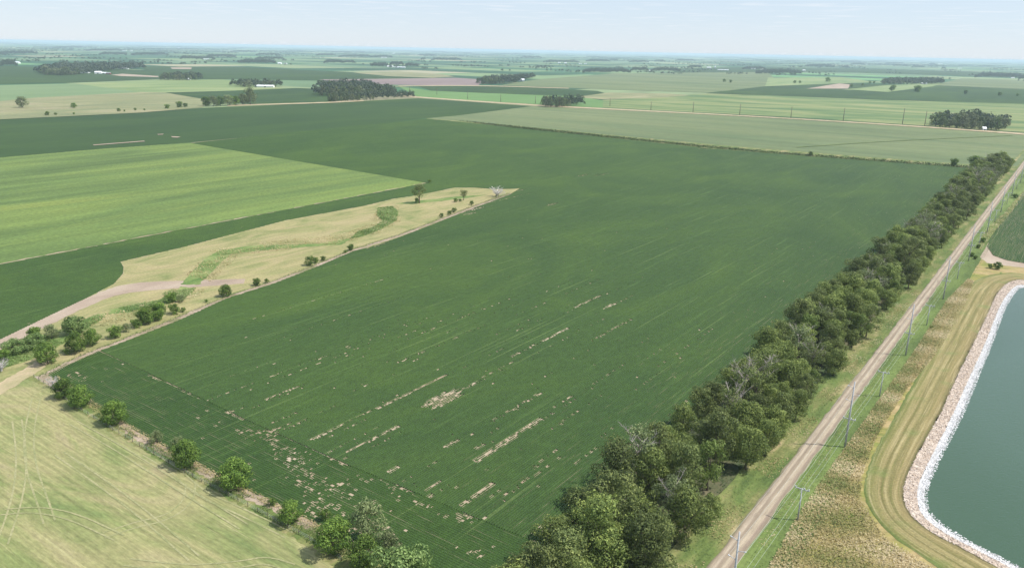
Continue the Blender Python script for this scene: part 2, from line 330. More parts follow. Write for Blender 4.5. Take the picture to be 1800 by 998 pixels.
# distant patchwork: one sheet reaching the horizon, quarter-section fields of different crops
def far_ground():
    crops = [((0.030, 0.085, 0.036), 10), ((0.040, 0.11, 0.045), 6), ((0.12, 0.19, 0.09), 7), ((0.16, 0.23, 0.10), 5), ((0.20, 0.25, 0.12), 3), ((0.30, 0.28, 0.17), 1.2), ((0.13, 0.26, 0.10), 1.5)]
    w = [c[1] for c in crops]
    v = []; f = []; cc = []; idx = {}
    def vert(s, t):
        k = (round(s), round(t))
        if k not in idx:
            idx[k] = len(v); v.append((*xy(s, t), 0.0))
        return idx[k]
    S0, T0 = 1480.0, -49.0      # road crossing in section grid
    C = 402.3
    N = 110
    rr = random.Random(3)
    for i in range(-24, N):
        j = -N
        while j < N:
            s0, t0 = S0 + i * C, T0 + j * C
            x_, y_ = xy(s0 + C / 2, t0 + C / 2)
            if y_ < -900 or abs(x_) > 0.85 * y_ + 2600: j += 1; continue
            d = math.hypot(x_, y_); wd = 2 if (j % 2 == 0 and rr.random() < 0.55) else 1
            colr = rr.choices(crops, w)[0][0]
            if d < 700: colr = (0.12, 0.19, 0.05)
            for _ in range(wd):
                s0, t0 = S0 + i * C, T0 + j * C
                q = [vert(s0, t0), vert(s0 + C, t0), vert(s0 + C, t0 + C), vert(s0, t0 + C)]
                a, b, c_ = (Vector(v[k]) for k in q[:3])
                if (b - a).cross(c_ - a).z < 0: q.reverse()
                f.append(q); cc.append(colr); j += 1
    # plain skirt out to the horizon
    me = mesh('farmland', v, f, [M['patch']])
    ca = me.color_attributes.new('Col', 'FLOAT_COLOR', 'CORNER')
    arr = np.zeros((len(me.loops), 4), np.float32); k = 0
    for p, c_ in zip(me.polygons, cc):
        for _ in range(4): arr[k] = (*c_, 1); k += 1
    ca.data.foreach_set('color', arr.ravel())
    tag(link('farmland', me), kind='structure')
    B = 90000
    me = mesh('plain', [(-B, -B, -0.5), (B, -B, -0.5), (B, B, -0.5), (-B, B, -0.5)], [(0, 1, 2, 3)], [])
    n = NT('horizon_farmland'); n.base(n.ramp(n.noise(n.pos(UA, (0.3, 1, 1)), 0.0012, 4, 0.5), [(0.4, (0.04, 0.10, 0.045)), (0.6, (0.15, 0.21, 0.10))]))
    me.materials.append(n.m); tag(link('plain', me), kind='structure')
    # section roads and field lanes seen as thin pale lines
    k = 0
    for i in range(-2, 18):
        if i == 0: continue
        s = S0 + i * 1609.3
        a, b = xy(s - 4, -14000), xy(s - 4, 14000); c_, d_ = xy(s + 4, 14000), xy(s + 4, -14000)
        if s < 0: continue
        me = mesh('section_road', [(*a, .3), (*b, .3), (*c_, .3), (*d_, .3)], [(0, 1, 2, 3)], [M['track']]); 
        if me.polygons[0].normal.z < 0: me.flip_normals()
        tag(link('section_road', me), kind='structure')
    for i in range(-9, 6):
        if i == 0: continue
        t = T0 + i * 1609.3
        a, b = xy(1500 if i > -2 else 1500, t - 4), xy(24000, t - 4); c_, d_ = xy(24000, t + 4), xy(1500, t + 4)
        me = mesh('section_road', [(*a, .35), (*b, .35), (*c_, .35), (*d_, .35)], [(0, 1, 2, 3)], [M['track']])
        if me.polygons[0].normal.z < 0: me.flip_normals()
        tag(link('section_road', me), kind='structure')
far_ground()

# mid-distance fields (pixel outlines unprojected onto the ground plane)
S = poly_sheet
S('soybean_field', [(-700, 168), (0, 148), (120, 146), (290, 139), (300, 125), (0, 116), (-700, 118)], M['soy_far'], .45)
S('soybean_field', [(300, 139), (440, 140), (620, 143), (800, 139), (620, 127), (420, 118), (250, 117), (260, 130)], M['soy_far'], .46)
S('green_field', [(-700, 205), (0, 178), (60, 172), (250, 163), (205, 157), (130, 147), (0, 150), (-700, 165)], M['mint'], .5)
S('olive_field', [(130, 147), (205, 157), (250, 163), (290, 163), (400, 160), (500, 156), (440, 146), (390, 140), (280, 141)], M['olive'], .5)
S('dry_pasture', [(-700, 262), (0, 210), (90, 206), (250, 198), (355, 189), (372, 177), (290, 163), (250, 162), (60, 172), (0, 178), (-700, 205)], M['tan'], .55)
S('soybean_field', [(295, 163), (400, 160), (520, 155), (600, 158), (640, 172), (575, 180), (455, 184), (372, 178)], M['soy_far'], .5)
S('ploughed_field', [(560, 140), (660, 139), (800, 137), (850, 140), (840, 152), (790, 151), (680, 149), (600, 145)], M['pink'], .5)
S('stubble_field', [(620, 128), (700, 126), (770, 130), (800, 135), (760, 137), (680, 134)], M['tan'], .5)
S('green_field', [(700, 152), (760, 160), (880, 165), (1020, 170), (1060, 177), (1060, 190), (950, 184), (735, 171)], M['lime'], .55)
S('soybean_field', [(730, 150), (900, 152), (1050, 160), (1090, 172), (980, 170), (880, 165), (760, 160)], M['soy_far'], .5)
S('pale_crop_field', [(880, 150), (935, 141), (1080, 129), (1350, 127), (1360, 137), (1345, 154), (1240, 163), (1080, 158), (930, 152)], M['corn_far'], .5)
S('soybean_field', [(1190, 133), (1350, 126), (1500, 128), (1760, 136), (1950, 140), (1950, 133), (1500, 120), (1300, 118), (1180, 121)], M['soy_far'], .45)
S('stubble_field', [(1010, 171), (1070, 163), (1180, 165), (1215, 168), (1150, 172), (1060, 175)], M['tan'], .6)
S('contour_field', [(1040, 188), (1350, 204), (1625, 221), (1800, 233), (2300, 262), (2300, 215), (1800, 183), (1550, 176), (1350, 168), (1240, 165), (1060, 176)], M['strip'], .5)
S('soybean_field', [(1240, 164), (1345, 152), (1470, 146), (1640, 150), (1800, 157), (2300, 175), (2300, 215), (1800, 183), (1550, 176), (1350, 168)], M['soy_far'], .55)
S('pale_crop_field', [(1350, 137), (1480, 136), (1545, 145), (1470, 147), (1345, 152)], M['olive'], .56)
S('olive_field', [(1480, 158), (1560, 150), (1660, 146), (1640, 152), (1560, 162), (1500, 158)], M['olive'], .6)
S('bare_field', [(1418, 156), (1475, 147), (1497, 149), (1490, 156)], M['bare'], .62)
S('pale_crop_field', [(1640, 150), (1800, 157), (2300, 175), (2300, 155), (1800, 141), (1690, 138)], M['corn_far'], .5)
S('soybean_field', [(-900, 335), (0, 277), (190, 262), (335, 251), (560, 229), (750, 208), (815, 205), (935, 187), (735, 173), (575, 181), (455, 186), (355, 190), (250, 198), (90, 207), (0, 210), (-900, 266)], M['soy_far'], .10)
S('ripening_corn_field', [(750, 208), (800, 204), (935, 187), (1040, 190), (1350, 206), (1625, 223), (1800, 237), (2000, 250), (1840, 292), (1790, 292), (1660, 290), (1350, 266), (1060, 238), (900, 221)], M['corn_far'], .12)
S('ripening_corn_field', [(1800, 237), (2400, 280), (2600, 400), (1850, 330), (1815, 300), (1840, 292), (2000, 250)], M['corn_far'], .12)
S('corn_field', [(-900, 680), (0, 463), (750, 321), (540, 285), (395, 260), (335, 251), (190, 261), (0, 277), (-900, 335)], M['corn'], .14, 1.2)
# grass boundary strip between the big field and the corn beyond
ribbon('grass_strip', [P(x, y, .2) for x, y in ((750, 208), (900, 220), (1060, 236), (1230, 252), (1350, 262), (1500, 274), (1660, 286), (1770, 294))],
       [P(x, y, .2) for x, y in ((750, 211), (900, 225), (1060, 242), (1230, 260), (1350, 270), (1500, 281), (1660, 292), (1760, 300))], M['verge'], 80, 1)

# near ground: soil sheet under the soybean rows, hay field, creek pasture
S('field_soil', [(82, 655), (335, 251), (750, 209), (900, 223), (1060, 240), (1230, 258), (1350, 269), (1500, 280), (1660, 292), (1710, 298), (1245, 735), (1075, 900), (900, 1060), (700, 1300), (720, 1010), (440, 868), (200, 738)], M['soil'], .02)
S('field_soil', [(-900, 1150), (0, 600), (150, 530), (217, 470), (620, 372), (905, 340), (750, 318), (0, 462), (-900, 680)], M['soil'], .026)
CREEK = [(-900, 1180), (0, 597), (60, 568), (150, 525), (200, 499), (216, 481), (217, 470), (212, 460), (320, 435), (500, 388), (640, 362), (690, 350), (735, 343), (800, 330), (835, 330), (872, 333), (905, 332), (915, 331),
         (895, 343), (850, 360), (830, 367), (760, 395), (700, 418), (660, 432), (620, 442), (560, 468), (480, 499), (400, 524), (310, 565), (220, 600), (140, 630), (100, 650), (82, 661), (60, 664), (0, 672), (-900, 900)]
S('creek_pasture', CREEK, M['pasture'], .05, 0.7)
S('hay_field', [(-900, 900), (0, 672), (60, 664), (88, 672), (130, 712), (200, 757), (330, 835), (440, 893), (545, 955), (620, 1010), (650, 1200), (-900, 1800)], M['hay'], .045, 0.4)
S('grass_strip', [(40, 665), (84, 655), (112, 680), (200, 735), (330, 808), (440, 862), (545, 915), (640, 963), (760, 1020), (860, 1100), (700, 1300), (640, 1200), (600, 1010), (535, 957), (440, 897), (330, 838), (200, 762), (130, 716), (88, 680)], M['verge'], .06, 0.5)
for q in ([(195, 733), (235, 750), (272, 772), (300, 790), (325, 800), (318, 806), (290, 800), (262, 785), (228, 765), (198, 745)],
          [(330, 803), (440, 862), (560, 920), (600, 945), (575, 945), (540, 930), (500, 905), (440, 880), (360, 838), (326, 815)],
          [(84, 655), (110, 672), (122, 690), (104, 692), (84, 676), (60, 662)]):
    S('bare_edge', q, M['edge_soil'], .08, 0.5)
ribbon('dirt_track', [P(x, y, .09) for x, y in ((-200, 680), (0, 592), (60, 566), (130, 533), (195, 505), (240, 496), (320, 493), (430, 490))],
       [P(x, y, .09) for x, y in ((-200, 722), (0, 615), (60, 585), (130, 549), (195, 520), (240, 512), (320, 506), (430, 498))], M['bare'], 90, 2, jit=0.4)
ribbon('dirt_track', [P(x, y, .1) for x, y in ((-200, 790), (0, 672), (30, 655), (70, 632), (75, 628))],
       [P(x, y, .1) for x, y in ((-200, 850), (0, 693), (40, 670), (80, 645), (88, 634))], M['track'], 60, 2, jit=0.4)
ribbon('field_edge_track', [P(x, y, .1) for x, y in ((66, 664), (100, 644), (140, 625), (220, 594), (300, 562), (400, 520), (480, 494), (560, 463), (620, 438), (700, 413), (760, 390), (830, 363), (895, 340))],
       [P(x, y, .1) for x, y in ((84, 664), (104, 650), (142, 631), (220, 600), (300, 569), (400, 525), (480, 499), (560, 468), (620, 442), (700, 417), (760, 394), (830, 367), (905, 340))], M['edge_soil'], 150, 2, jit=0.5)
for pts in ([(55, 700), (40, 760), (42, 820), (62, 880), (75, 920)], [(20, 740), (28, 800), (22, 870), (-10, 960)], [(325, 850), (322, 880), (290, 905), (240, 915), (180, 935)], [(95, 800), (160, 845), (240, 905), (330, 985)], [(250, 800), (300, 830), (340, 870), (420, 905), (500, 945)], [(520, 990), (470, 975), (420, 985), (330, 992), (230, 980)], [(0, 905), (60, 900), (120, 912), (200, 950)], [(120, 745), (200, 790), (300, 855), (420, 930)]):
    for off in (0, 2.4):
        zz = globals().get('zz', .07) + .004
        c_ = resample(smoothp([P(x, y, zz) for x, y in pts]), 60); lf = []; rt_ = []
        for k in range(60):
            d = (c_[min(k + 1, 59)] - c_[max(k - 1, 0)]).normalized(); nr = Vector((-d.y, d.x, 0)); lf.append(c_[k] + nr * off); rt_.append(c_[k] + nr * (off + .45))
        ribbon('mowing_swath', lf, rt_, M['track_light'], 60, 1, jit=.04)
for q in ([(664, 366), (690, 363), (700, 372), (697, 388), (668, 404), (640, 415), (615, 420), (628, 408), (660, 398), (672, 388), (662, 378)],
          [(360, 455), (385, 440), (440, 432), (560, 428), (620, 418), (600, 430), (480, 438), (405, 446), (372, 478), (350, 500), (318, 500), (335, 480)],
          [(318, 503), (345, 507), (325, 525), (290, 535), (230, 548), (190, 552), (195, 543), (250, 533), (300, 522)],
          [(60, 600), (110, 578), (160, 556), (190, 548), (180, 560), (150, 580), (120, 600), (60, 630), (-40, 660), (-30, 630)],
          [(690, 358), (760, 350), (800, 346), (860, 342), (790, 352), (720, 359)],
          [(1500, 300), (1501, 300), (1501, 301)]):
    S('swale', q, M['swale'], .11, 0.6)

# right side: windbreak floor, verges, road, dry grass, mown bank, riprap, pond
def lane(s0, s1, t0, t1, z, n=2): return [Vector((*xy(s0 + (s1 - s0) * i / (n - 1), t0), z)) for i in range(n)], [Vector((*xy(s0 + (s1 - s0) * i / (n - 1), t1), z)) for i in range(n)]
T = lambda x, y: st(P(x, y))[1]
RL, RR = -50.8, -45.7
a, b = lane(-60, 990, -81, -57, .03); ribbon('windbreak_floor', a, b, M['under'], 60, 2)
a, b = lane(-60, 1400, -60, RL + .8, .04); ribbon('grass_verge', a, b, M['verge'], 300, 3, zf=lambda f: -0.25 * math.sin(math.pi * f) + .25, jit=0.3)
a, b = lane(-60, 1500, RL, RR, .34); ribbon('gravel_road', a, b, M['road'], 400, 6, zf=lambda f: 0.14 * math.sin(math.pi * f), jit=0.3)
a, b = lane(-60, 1400, RR - .4, -34, .02); ribbon('roadside_ditch', a, b, M['verge_g'], 300, 5, zf=lambda f: 0.32 * (1 - f) - 0.0 * math.sin(math.pi * f), jit=0.3)
S('dry_grass_field', [(1225, 1150), (1350, 998), (1402, 905), (1487, 785), (1552, 693), (1604, 622), (1664, 528), (1702, 480), (1745, 425), (1792, 370), (1840, 310), (2400, 400), (2600, 600), (2600, 1400), (1300, 1400)], M['dry'], .05, 0.8)
S('green_patch', [(1525, 840), (1548, 790), (1600, 712), (1660, 625), (1700, 545), (1722, 500), (1760, 478), (1765, 500), (1715, 590), (1660, 690), (1600, 800), (1560, 900)], M['verge_g'], .07, 1.0)
S('bare_field', [(1716, 440), (1722, 452), (1735, 462), (1760, 466), (1830, 474), (2600, 560), (2600, 500), (1830, 464), (1775, 455), (1745, 437), (1738, 418), (1760, 390), (1755, 388), (1727, 420)], M['bare'], .08, 0.6)
SOYR = [(1734, 432), (1745, 449), (1770, 458), (1830, 468), (2500, 540), (2500, 420), (1850, 318), (1800, 345), (1775, 375), (1750, 405)]
S('field_soil', SOYR, M['soil'], .09)
RIM_O = [(2500, 600), (1800, 478), (1745, 481), (1712, 492), (1690, 520), (1655, 580), (1610, 665), (1565, 745), (1533, 800), (1519, 850), (1522, 885), (1548, 925), (1600, 965), (1660, 1005), (1800, 1090), (2300, 1400)]
RIM_I = [(2500, 615), (1800, 491), (1784, 492), (1768, 498), (1750, 518), (1736, 553), (1711, 603), (1674, 678), (1653, 728), (1609, 803), (1588, 850), (1588, 880), (1600, 906), (1640, 937), (1700, 967), (1764, 1002), (2300, 1290)]
WH_O = [(2500, 626), (1800, 500), (1788, 501), (1779, 507), (1762, 528), (1748, 560), (1732, 603), (1697, 678), (1675, 728), (1638, 800), (1613, 850), (1611, 882), (1623, 910), (1662, 938), (1715, 965), (1775, 996), (2300, 1275)]
WAT = [(2500, 634), (1800, 506), (1796, 506), (1788, 510), (1772, 534), (1760, 562), (1746, 603), (1718, 670), (1696, 728), (1662, 790), (1635, 848), (1629, 880), (1638, 904), (1680, 936), (1735, 966), (1795, 996), (2300, 1250)]
RZ = 1.3
ribbon('mown_bank', [P(x, y, .1) for x, y in RIM_O], [P(x, y, RZ) for x, y in RIM_I], M['ring'], 260, 10, zf=lambda f: 0.25 * math.sin(math.pi * f), jit=0.25)
ribbon('riprap_bank', [P(x, y, RZ - .02) for x, y in RIM_I], [P(x, y, .75) for x, y in WH_O], M['bank_tan'], 260, 3, jit=0.2)
ribbon('riprap_bank', [P(x, y, .75) for x, y in WH_O], [P(x, y, .25) for x, y in WAT], M['bank_white'], 260, 3, jit=0.15)
S('pond_water', WH_O + [(3500, 1200), (3500, 800)], M['water'], .42)

def rocks(name, left, right, mat, n, smin, smax, label, zl, zr):
    L = resample(smoothp([P(x, y, zl) for x, y in left]), 400); Q = resample(smoothp([P(x, y, zr) for x, y in right]), 400)
    cand = [i for i in range(399) if L[i].length < 1500]
    base = np.array([(1, 0, 0), (-1, 0, 0), (0, 1, 0), (0, -1, 0), (0, 0, 1), (0, 0, -1)], float)
    tri = [(0, 2, 4), (2, 1, 4), (1, 3, 4), (3, 0, 4), (2, 0, 5), (1, 2, 5), (3, 1, 5), (0, 3, 5)]
    V = []; Fc = []; tn = []
    for k in range(n):
        i = random.choice(cand); f = random.random(); p = L[i].lerp(Q[i], f).lerp(L[i + 1].lerp(Q[i + 1], f), random.random())
        s = random.uniform(smin, smax); b = base * (np.array([random.uniform(.6, 1.2), random.uniform(.6, 1.2), random.uniform(.4, .8)]) * s) + rng.normal(0, s * .15, (6, 3))
        a = random.uniform(0, 6.3); ca, sa = math.cos(a), math.sin(a)
        b = b @ np.array([[ca, sa, 0], [-sa, ca, 0], [0, 0, 1]]) + np.array(p) + np.array([0, 0, s * .1])
        o = len(V); V += [tuple(q) for q in b]; Fc += [tuple(o + x for x in t) for t in tri]; tn += [random.random()] * 8
    me = mesh(name, V, Fc, [mat]); at = me.attributes.new('tint', 'FLOAT', 'FACE'); at.data.foreach_set('value', tn)
    tag(link(name, me), label, 'rocks', kind='stuff')
rocks('riprap', RIM_I, WH_O, M['rock_tan'], 12000, .10, .32, 'pinkish tan stone riprap along the pond bank', RZ, .75)
rocks('riprap', WH_O, WAT, M['rock_white'], 12000, .10, .30, 'white stone riprap at the water edge of the pond', .75, .35)

# ------------------------------------------------------------------ soybean rows (real ridges of plants, missing where the soil is bare)
def inside_intervals(poly, t):
    xs = []
    for (s0, t0), (s1, t1) in zip(poly, poly[1:] + poly[:1]):
        if (t0 <= t) != (t1 <= t): xs.append(s0 + (t - t0) / (t1 - t0) * (s1 - s0))
    xs.sort(); return [(xs[i], xs[i + 1]) for i in range(0, len(xs) - 1, 2)]
def crop_rows(name, pix, swap, gaps, mat, label, z=0.03, pitch=0.762, speck=0.0, seglen=5.0, hsc=1.0):
    """rows along U1 (swap=False) or along U2 (swap=True); gaps = [(s0,s1,t0,t1,prob)] in the row frame"""
    fr = (lambda p: st(p)[::-1]) if swap else st
    poly = [fr(P(*p)) for p in pix]
    back = (lambda s, t: xy(t, s)) if swap else xy
    t = math.floor(min(q[1] for q in poly) / pitch) * pitch; tmax = max(q[1] for q in poly)
    V = []; F = []; rr = random.Random(11)
    prof = tuple((a_, b_ * hsc) for a_, b_ in ((-.35, 0.0), (-.24, .19), (0, .26), (.24, .19), (.35, 0.0)))
    if swap: prof = tuple((a_ * 1.06, b_) for a_, b_ in prof)
    K = len(prof)
    nv = 0
    while t < tmax:
        t += pitch
        mygaps = [g for g in gaps if g[2] <= t <= g[3]]
        for s0, s1 in inside_intervals(poly, t):
            cuts = []
            for g in mygaps:
                if g[1] < s0 or g[0] > s1: continue
                u = (t - (g[2] + g[3]) / 2) / max(.01, (g[3] - g[2]) / 2)
                if g[3] - g[2] > 2.0 and g[1] - g[0] < 60:
                    hw = (g[1] - g[0]) / 2 * math.sqrt(max(0, 1 - u * u)) * rr.uniform(.6, 1.1); mid_ = (g[0] + g[1]) / 2 + rr.uniform(-.1, .1) * (g[1] - g[0]); g = (mid_ - hw, mid_ + hw, g[2], g[3], g[4])
                s = g[0]
                while s < g[1]:
                    L = rr.choice((rr.uniform(.25, .8), rr.uniform(.4, 1.7)))
                    if rr.random() < g[4]: cuts.append((s, min(g[1], s + L)))
                    s += L
            if speck:
                for _ in range(int((s1 - s0) * speck + rr.random())):
                    s = rr.uniform(s0, s1); cuts.append((s, s + rr.uniform(.4, 1.6)))
            s0 += rr.uniform(0, .25); s1 -= rr.uniform(0, .25)
            if s1 - s0 < 1: continue
            cuts.sort(); segs = []; c = s0
            for a_, b_ in cuts:
                if a_ > c: segs.append((c, min(a_, s1)))
                c = max(c, b_)
            if c < s1: segs.append((c, s1))
            weak = [(a_ + .1, min(b_, s1), True) for a_, b_ in cuts if a_ >= s0 and rr.random() < .72]
            for a_, b_, wk in [(q[0], q[1], False) for q in segs] + weak:
                if b_ - a_ < .3: continue
                x_, y_ = back(a_, t); d = math.hypot(x_, y_)
                sl_ = seglen if d < 330 else (9 if d < 600 else 25)
                n = max(1, int((b_ - a_) / sl_)); 
                for i in range(n + 1):
                    s = a_ + (b_ - a_) * i / n; w = rr.uniform(.92, 1.12) * (rr.uniform(.3, .85) if wk else 1); h = rr.uniform(.85, 1.2) * (.5 if wk else 1); j = rr.uniform(-.03, .03)
                    for o, hh in prof:
                        x_, y_ = back(s, t + o * w + j); V.append((x_, y_, z + hh * h))
                    if i:
                        b0 = nv - K
                        for k in range(K - 1): F.append((b0 + k, b0 + k + 1, nv + k + 1, nv + k))
                    nv += K
    me = bpy.data.meshes.new(name); V = np.array(V, np.float32); F = np.array(F, np.int32)
    # consistent upward normals
    a_, b_, c_ = V[F[1][0]], V[F[1][1]], V[F[1][2]]
    if np.cross(b_ - a_, c_ - a_)[2] < 0: F = F[:, ::-1]
    me.vertices.add(len(V)); me.vertices.foreach_set('co', V.ravel()); me.loops.add(F.size); me.loops.foreach_set('vertex_index', np.ascontiguousarray(F).ravel())
    me.polygons.add(len(F)); me.polygons.foreach_set('loop_start', np.arange(0, F.size, 4, dtype=np.int32)); me.polygons.foreach_set('loop_total', np.full(len(F), 4, dtype=np.int32))
    me.polygons.foreach_set('use_smooth', np.ones(len(F), dtype=bool)); me.materials.append(mat); me.update(calc_edges=True)
    o = link(name, me); tag(o, label, 'crop', kind='stuff'); return o
def streak(x0, y0, x1, y1, rows, prob):
    (s0, t0), (s1, t1) = st(P(x0, y0)), st(P(x1, y1)); tm = (t0 + t1) / 2; w = (rows * .72 if rows < 6 else rows) * .762 / 2
    return (min(s0, s1), max(s0, s1), tm - w, tm + w, prob)
def hstreak(x0, y0, x1, y1, rows, prob):
    (s0, t0), (s1, t1) = st(P(x0, y0)), st(P(x1, y1)); sm = (s0 + s1) / 2; w = rows * .762 / 2
    return (min(t0, t1), max(t0, t1), sm - w, sm + w, prob * .7)
HEADB = [(120, 640), (175, 616), (260, 656), (440, 742), (610, 817), (830, 908), (985, 972), (1060, 1003)]   # headland boundary
gaps = []
for q in [(835, 812, 905, 765, 3, .85), (905, 765, 950, 735, 2, .6), (540, 776, 600, 748, 3, .7), (600, 748, 660, 718, 2, .4), (660, 718, 790, 660, 3, .6), (720, 690, 790, 660, 2, .8),
          (810, 890, 870, 850, 3, .85), (607, 795, 645, 777, 2, .6), (645, 777, 700, 748, 2, .5), (740, 722, 815, 682, 9, .7), (745, 718, 790, 697, 8, .9), (770, 712, 812, 690, 5, .9),
          (815, 685, 850, 665, 3, .4), (850, 665, 900, 635, 2, .35), (950, 600, 1000, 577, 3, .8), (900, 628, 950, 600, 2, .35), (1010, 541, 1055, 519, 2, .6), (1060, 543, 1090, 530, 4, .7), (1040, 600, 1110, 560, 2, .3),
          (1090, 530, 1115, 518, 2, .4), (780, 787, 805, 772, 3, .7), (745, 862, 775, 845, 2, .7), (740, 880, 760, 868, 3, .7), (680, 830, 702, 820, 3, .6), (635, 858, 665, 845, 3, .5), (835, 790, 850, 780, 3, .4),
          (700, 890, 740, 873, 2, .3), (370, 712, 560, 622, 2, .35), (430, 700, 640, 600, 2, .3), (470, 705, 530, 675, 3, .5), (560, 640, 760, 548, 2, .25), (480, 745, 520, 725, 2, .4), (500, 755, 540, 735, 3, .5), (480, 760, 510, 742, 2, .6),
          (860, 745, 950, 690, 2, .25), (690, 880, 700, 873, 5, .5), (730, 600, 900, 515, 2, .2), (790, 590, 1000, 490, 2, .12), (800, 380, 850, 360, 8, .5), (815, 380, 835, 372, 6, .9), (640, 440, 672, 426, 6, .6), (650, 430, 670, 424, 8, .8),
          (960, 362, 980, 357, 6, .5), (860, 360, 925, 338, 3, .5), (1020, 312, 1030, 305, 6, .5), (1040, 310, 1072, 304, 10, .25), (905, 338, 930, 330, 5, .5), (1225, 262, 1265, 258, 30, .45),
          (555, 782, 640, 735, 2, .2), (920, 760, 1010, 700, 2, .15), (700, 640, 850, 570, 2, .18), (900, 560, 1050, 490, 2, .15), (980, 560, 1130, 485, 2, .12), (640, 795, 720, 752, 2, .2)]: gaps.append(streak(*q[:5], min(.92, q[5] * 1.5)))
rs = random.Random(5)
for _ in range(90):      # smaller skips scattered through the nearer half
    x, y = rs.uniform(330, 1150), rs.uniform(560, 985); L = rs.uniform(6, 45)
    L *= rs.choice((1, 2, 4)); gaps.append(streak(x, y, x + L, y - L * .56, 1.2, rs.uniform(.05, .3)))
edge_s, edge_t0 = st(P(1250, 735))
gaps.append((-100, 260, -84.5, -79.0, .5)); gaps.append((-100, 180, -88, -84, .22))
FIELD = [(175, 617), (220, 600), (310, 565), (400, 524), (480, 499), (560, 468), (620, 442), (660, 432), (700, 418), (760, 395), (830, 367), (895, 343), (915, 331), (905, 332), (872, 333), (835, 330), (800, 330), (735, 343), (690, 350), (640, 362), (500, 388), (320, 435), (212, 460), (217, 470), (216, 481), (200, 499), (150, 525), (60, 568), (0, 597), (-300, 770),
         (-300, 530), (0, 465), (750, 322), (335, 252), (750, 209), (900, 224), (1060, 241), (1230, 259), (1350, 269), (1500, 280), (1660, 292), (1690, 297), (1690, 301)]
# near-right edge follows the windbreak at a constant offset
RTE = [(float(s), -81.5) for s in (960, 60)]
def px_of(s, t):
    x_, y_ = xy(s, t); d = Vector((x_, y_, -CAMH)); zc = d.dot(FW); return (900 + FPX * d.dot(RT) / zc, 499 - FPX * d.dot(UP) / zc)
FIELD_R = FIELD[:-2] + [px_of(955, -81.5), px_of(120, -81.5), px_of(108, -81.5)] + HEADB[::-1][1:-2]
crop_rows('soybean_rows', FIELD_R, False, gaps, M['soy'], 'long straight green soybean rows filling the big field', speck=0.0025)
hg = []
for q in [(262, 657, 285, 668, 2, .6), (325, 685, 355, 700, 2, .8), (400, 722, 440, 742, 2, .7), (455, 755, 500, 775, 4, .5), (575, 800, 620, 822, 3, .8), (695, 850, 745, 872, 3, .6), (725, 880, 760, 895, 4, .5), (770, 900, 790, 908, 3, .6), (800, 902, 830, 918, 5, .6),
          (120, 655, 160, 670, 6, .35), (470, 770, 490, 780, 4, .8), (500, 815, 560, 840, 4, .4), (540, 880, 600, 912, 10, .62), (590, 845, 612, 860, 9, .4), (520, 840, 590, 870, 14, .22), (600, 860, 680, 900, 10, .15), (480, 790, 560, 820, 12, .2), (625, 905, 700, 935, 6, .2),
          (380, 740, 520, 800, 6, .14), (620, 830, 720, 872, 8, .12), (370, 850, 560, 925, 3, .35), (560, 905, 680, 955, 4, .35), (820, 965, 850, 978, 4, .6)]: hg.append(hstreak(*q))
HEAD = [(84, 657), (142, 631), (174.5, 616), (259, 655), (440, 740.5), (610, 815.5), (830, 906), (985, 970.5), (1060, 1001), (980, 1120), (640, 962), (545, 915), (440, 862), (330, 806), (200, 735), (120, 690)]
crop_rows('headland_rows', HEAD, True, hg, M['soy'], 'headland soybean rows running crosswise along the near end of the field', speck=0.006, hsc=.5)
crop_rows('soybean_rows', SOYR, False, [], M['soy'], 'soybean rows in the small field at the right edge', z=.1)

# bits of bare ground lying in other fields
for q in ([(163, 254.5), (253, 247.5), (255, 248.6), (165, 255.6)], [(276, 236), (288, 235.3), (286, 236.6), (278, 237)], [(300, 239.6), (318, 240.6), (312, 242), (303, 241.6)]):
    S('bare_patch', q, M['bare'], .5)
S('driveway', [(195, 132), (215, 130), (278, 134), (279, 136), (212, 134)], M['bare'], .7)
S('farm_lane', [(300, 119), (337, 119), (336, 122), (302, 121.5)], M['bare'], .7)
ribbon('far_road', [P(x, y, .6) for x, y in ((400, 185), (450, 183.2), (575, 179.6), (640, 176))], [P(x, y, .6) for x, y in ((400, 187), (450, 185), (575, 181.4), (640, 178))], M['track'], 40, 1)
ribbon('far_road', [P(x, y, .6) for x, y in ((640, 162), (735, 170.4), (940, 184), (1040, 189.3), (1350, 205), (1625, 222), (1800, 234), (2400, 276))], [P(x, y, .6) for x, y in ((640, 164), (735, 172.2), (940, 186.5), (1040, 191.3), (1350, 206.6), (1625, 224), (1800, 237), (2400, 281))], M['track'], 80, 1)
ribbon('far_road', [P(x, y, .6) for x, y in ((700, 151), (835, 149.5), (1000, 155))], [P(x, y, .6) for x, y in ((700, 152), (835, 150.8), (1000, 156))], M['track'], 40, 1)
ribbon('field_boundary', [P(x, y, .6) for x, y in ((1400, 258.5), (1570, 247), (1780, 238))], [P(x, y, .6) for x, y in ((1400, 259.2), (1570, 247.7), (1780, 238.5))], M['verge_g'], 40, 1)

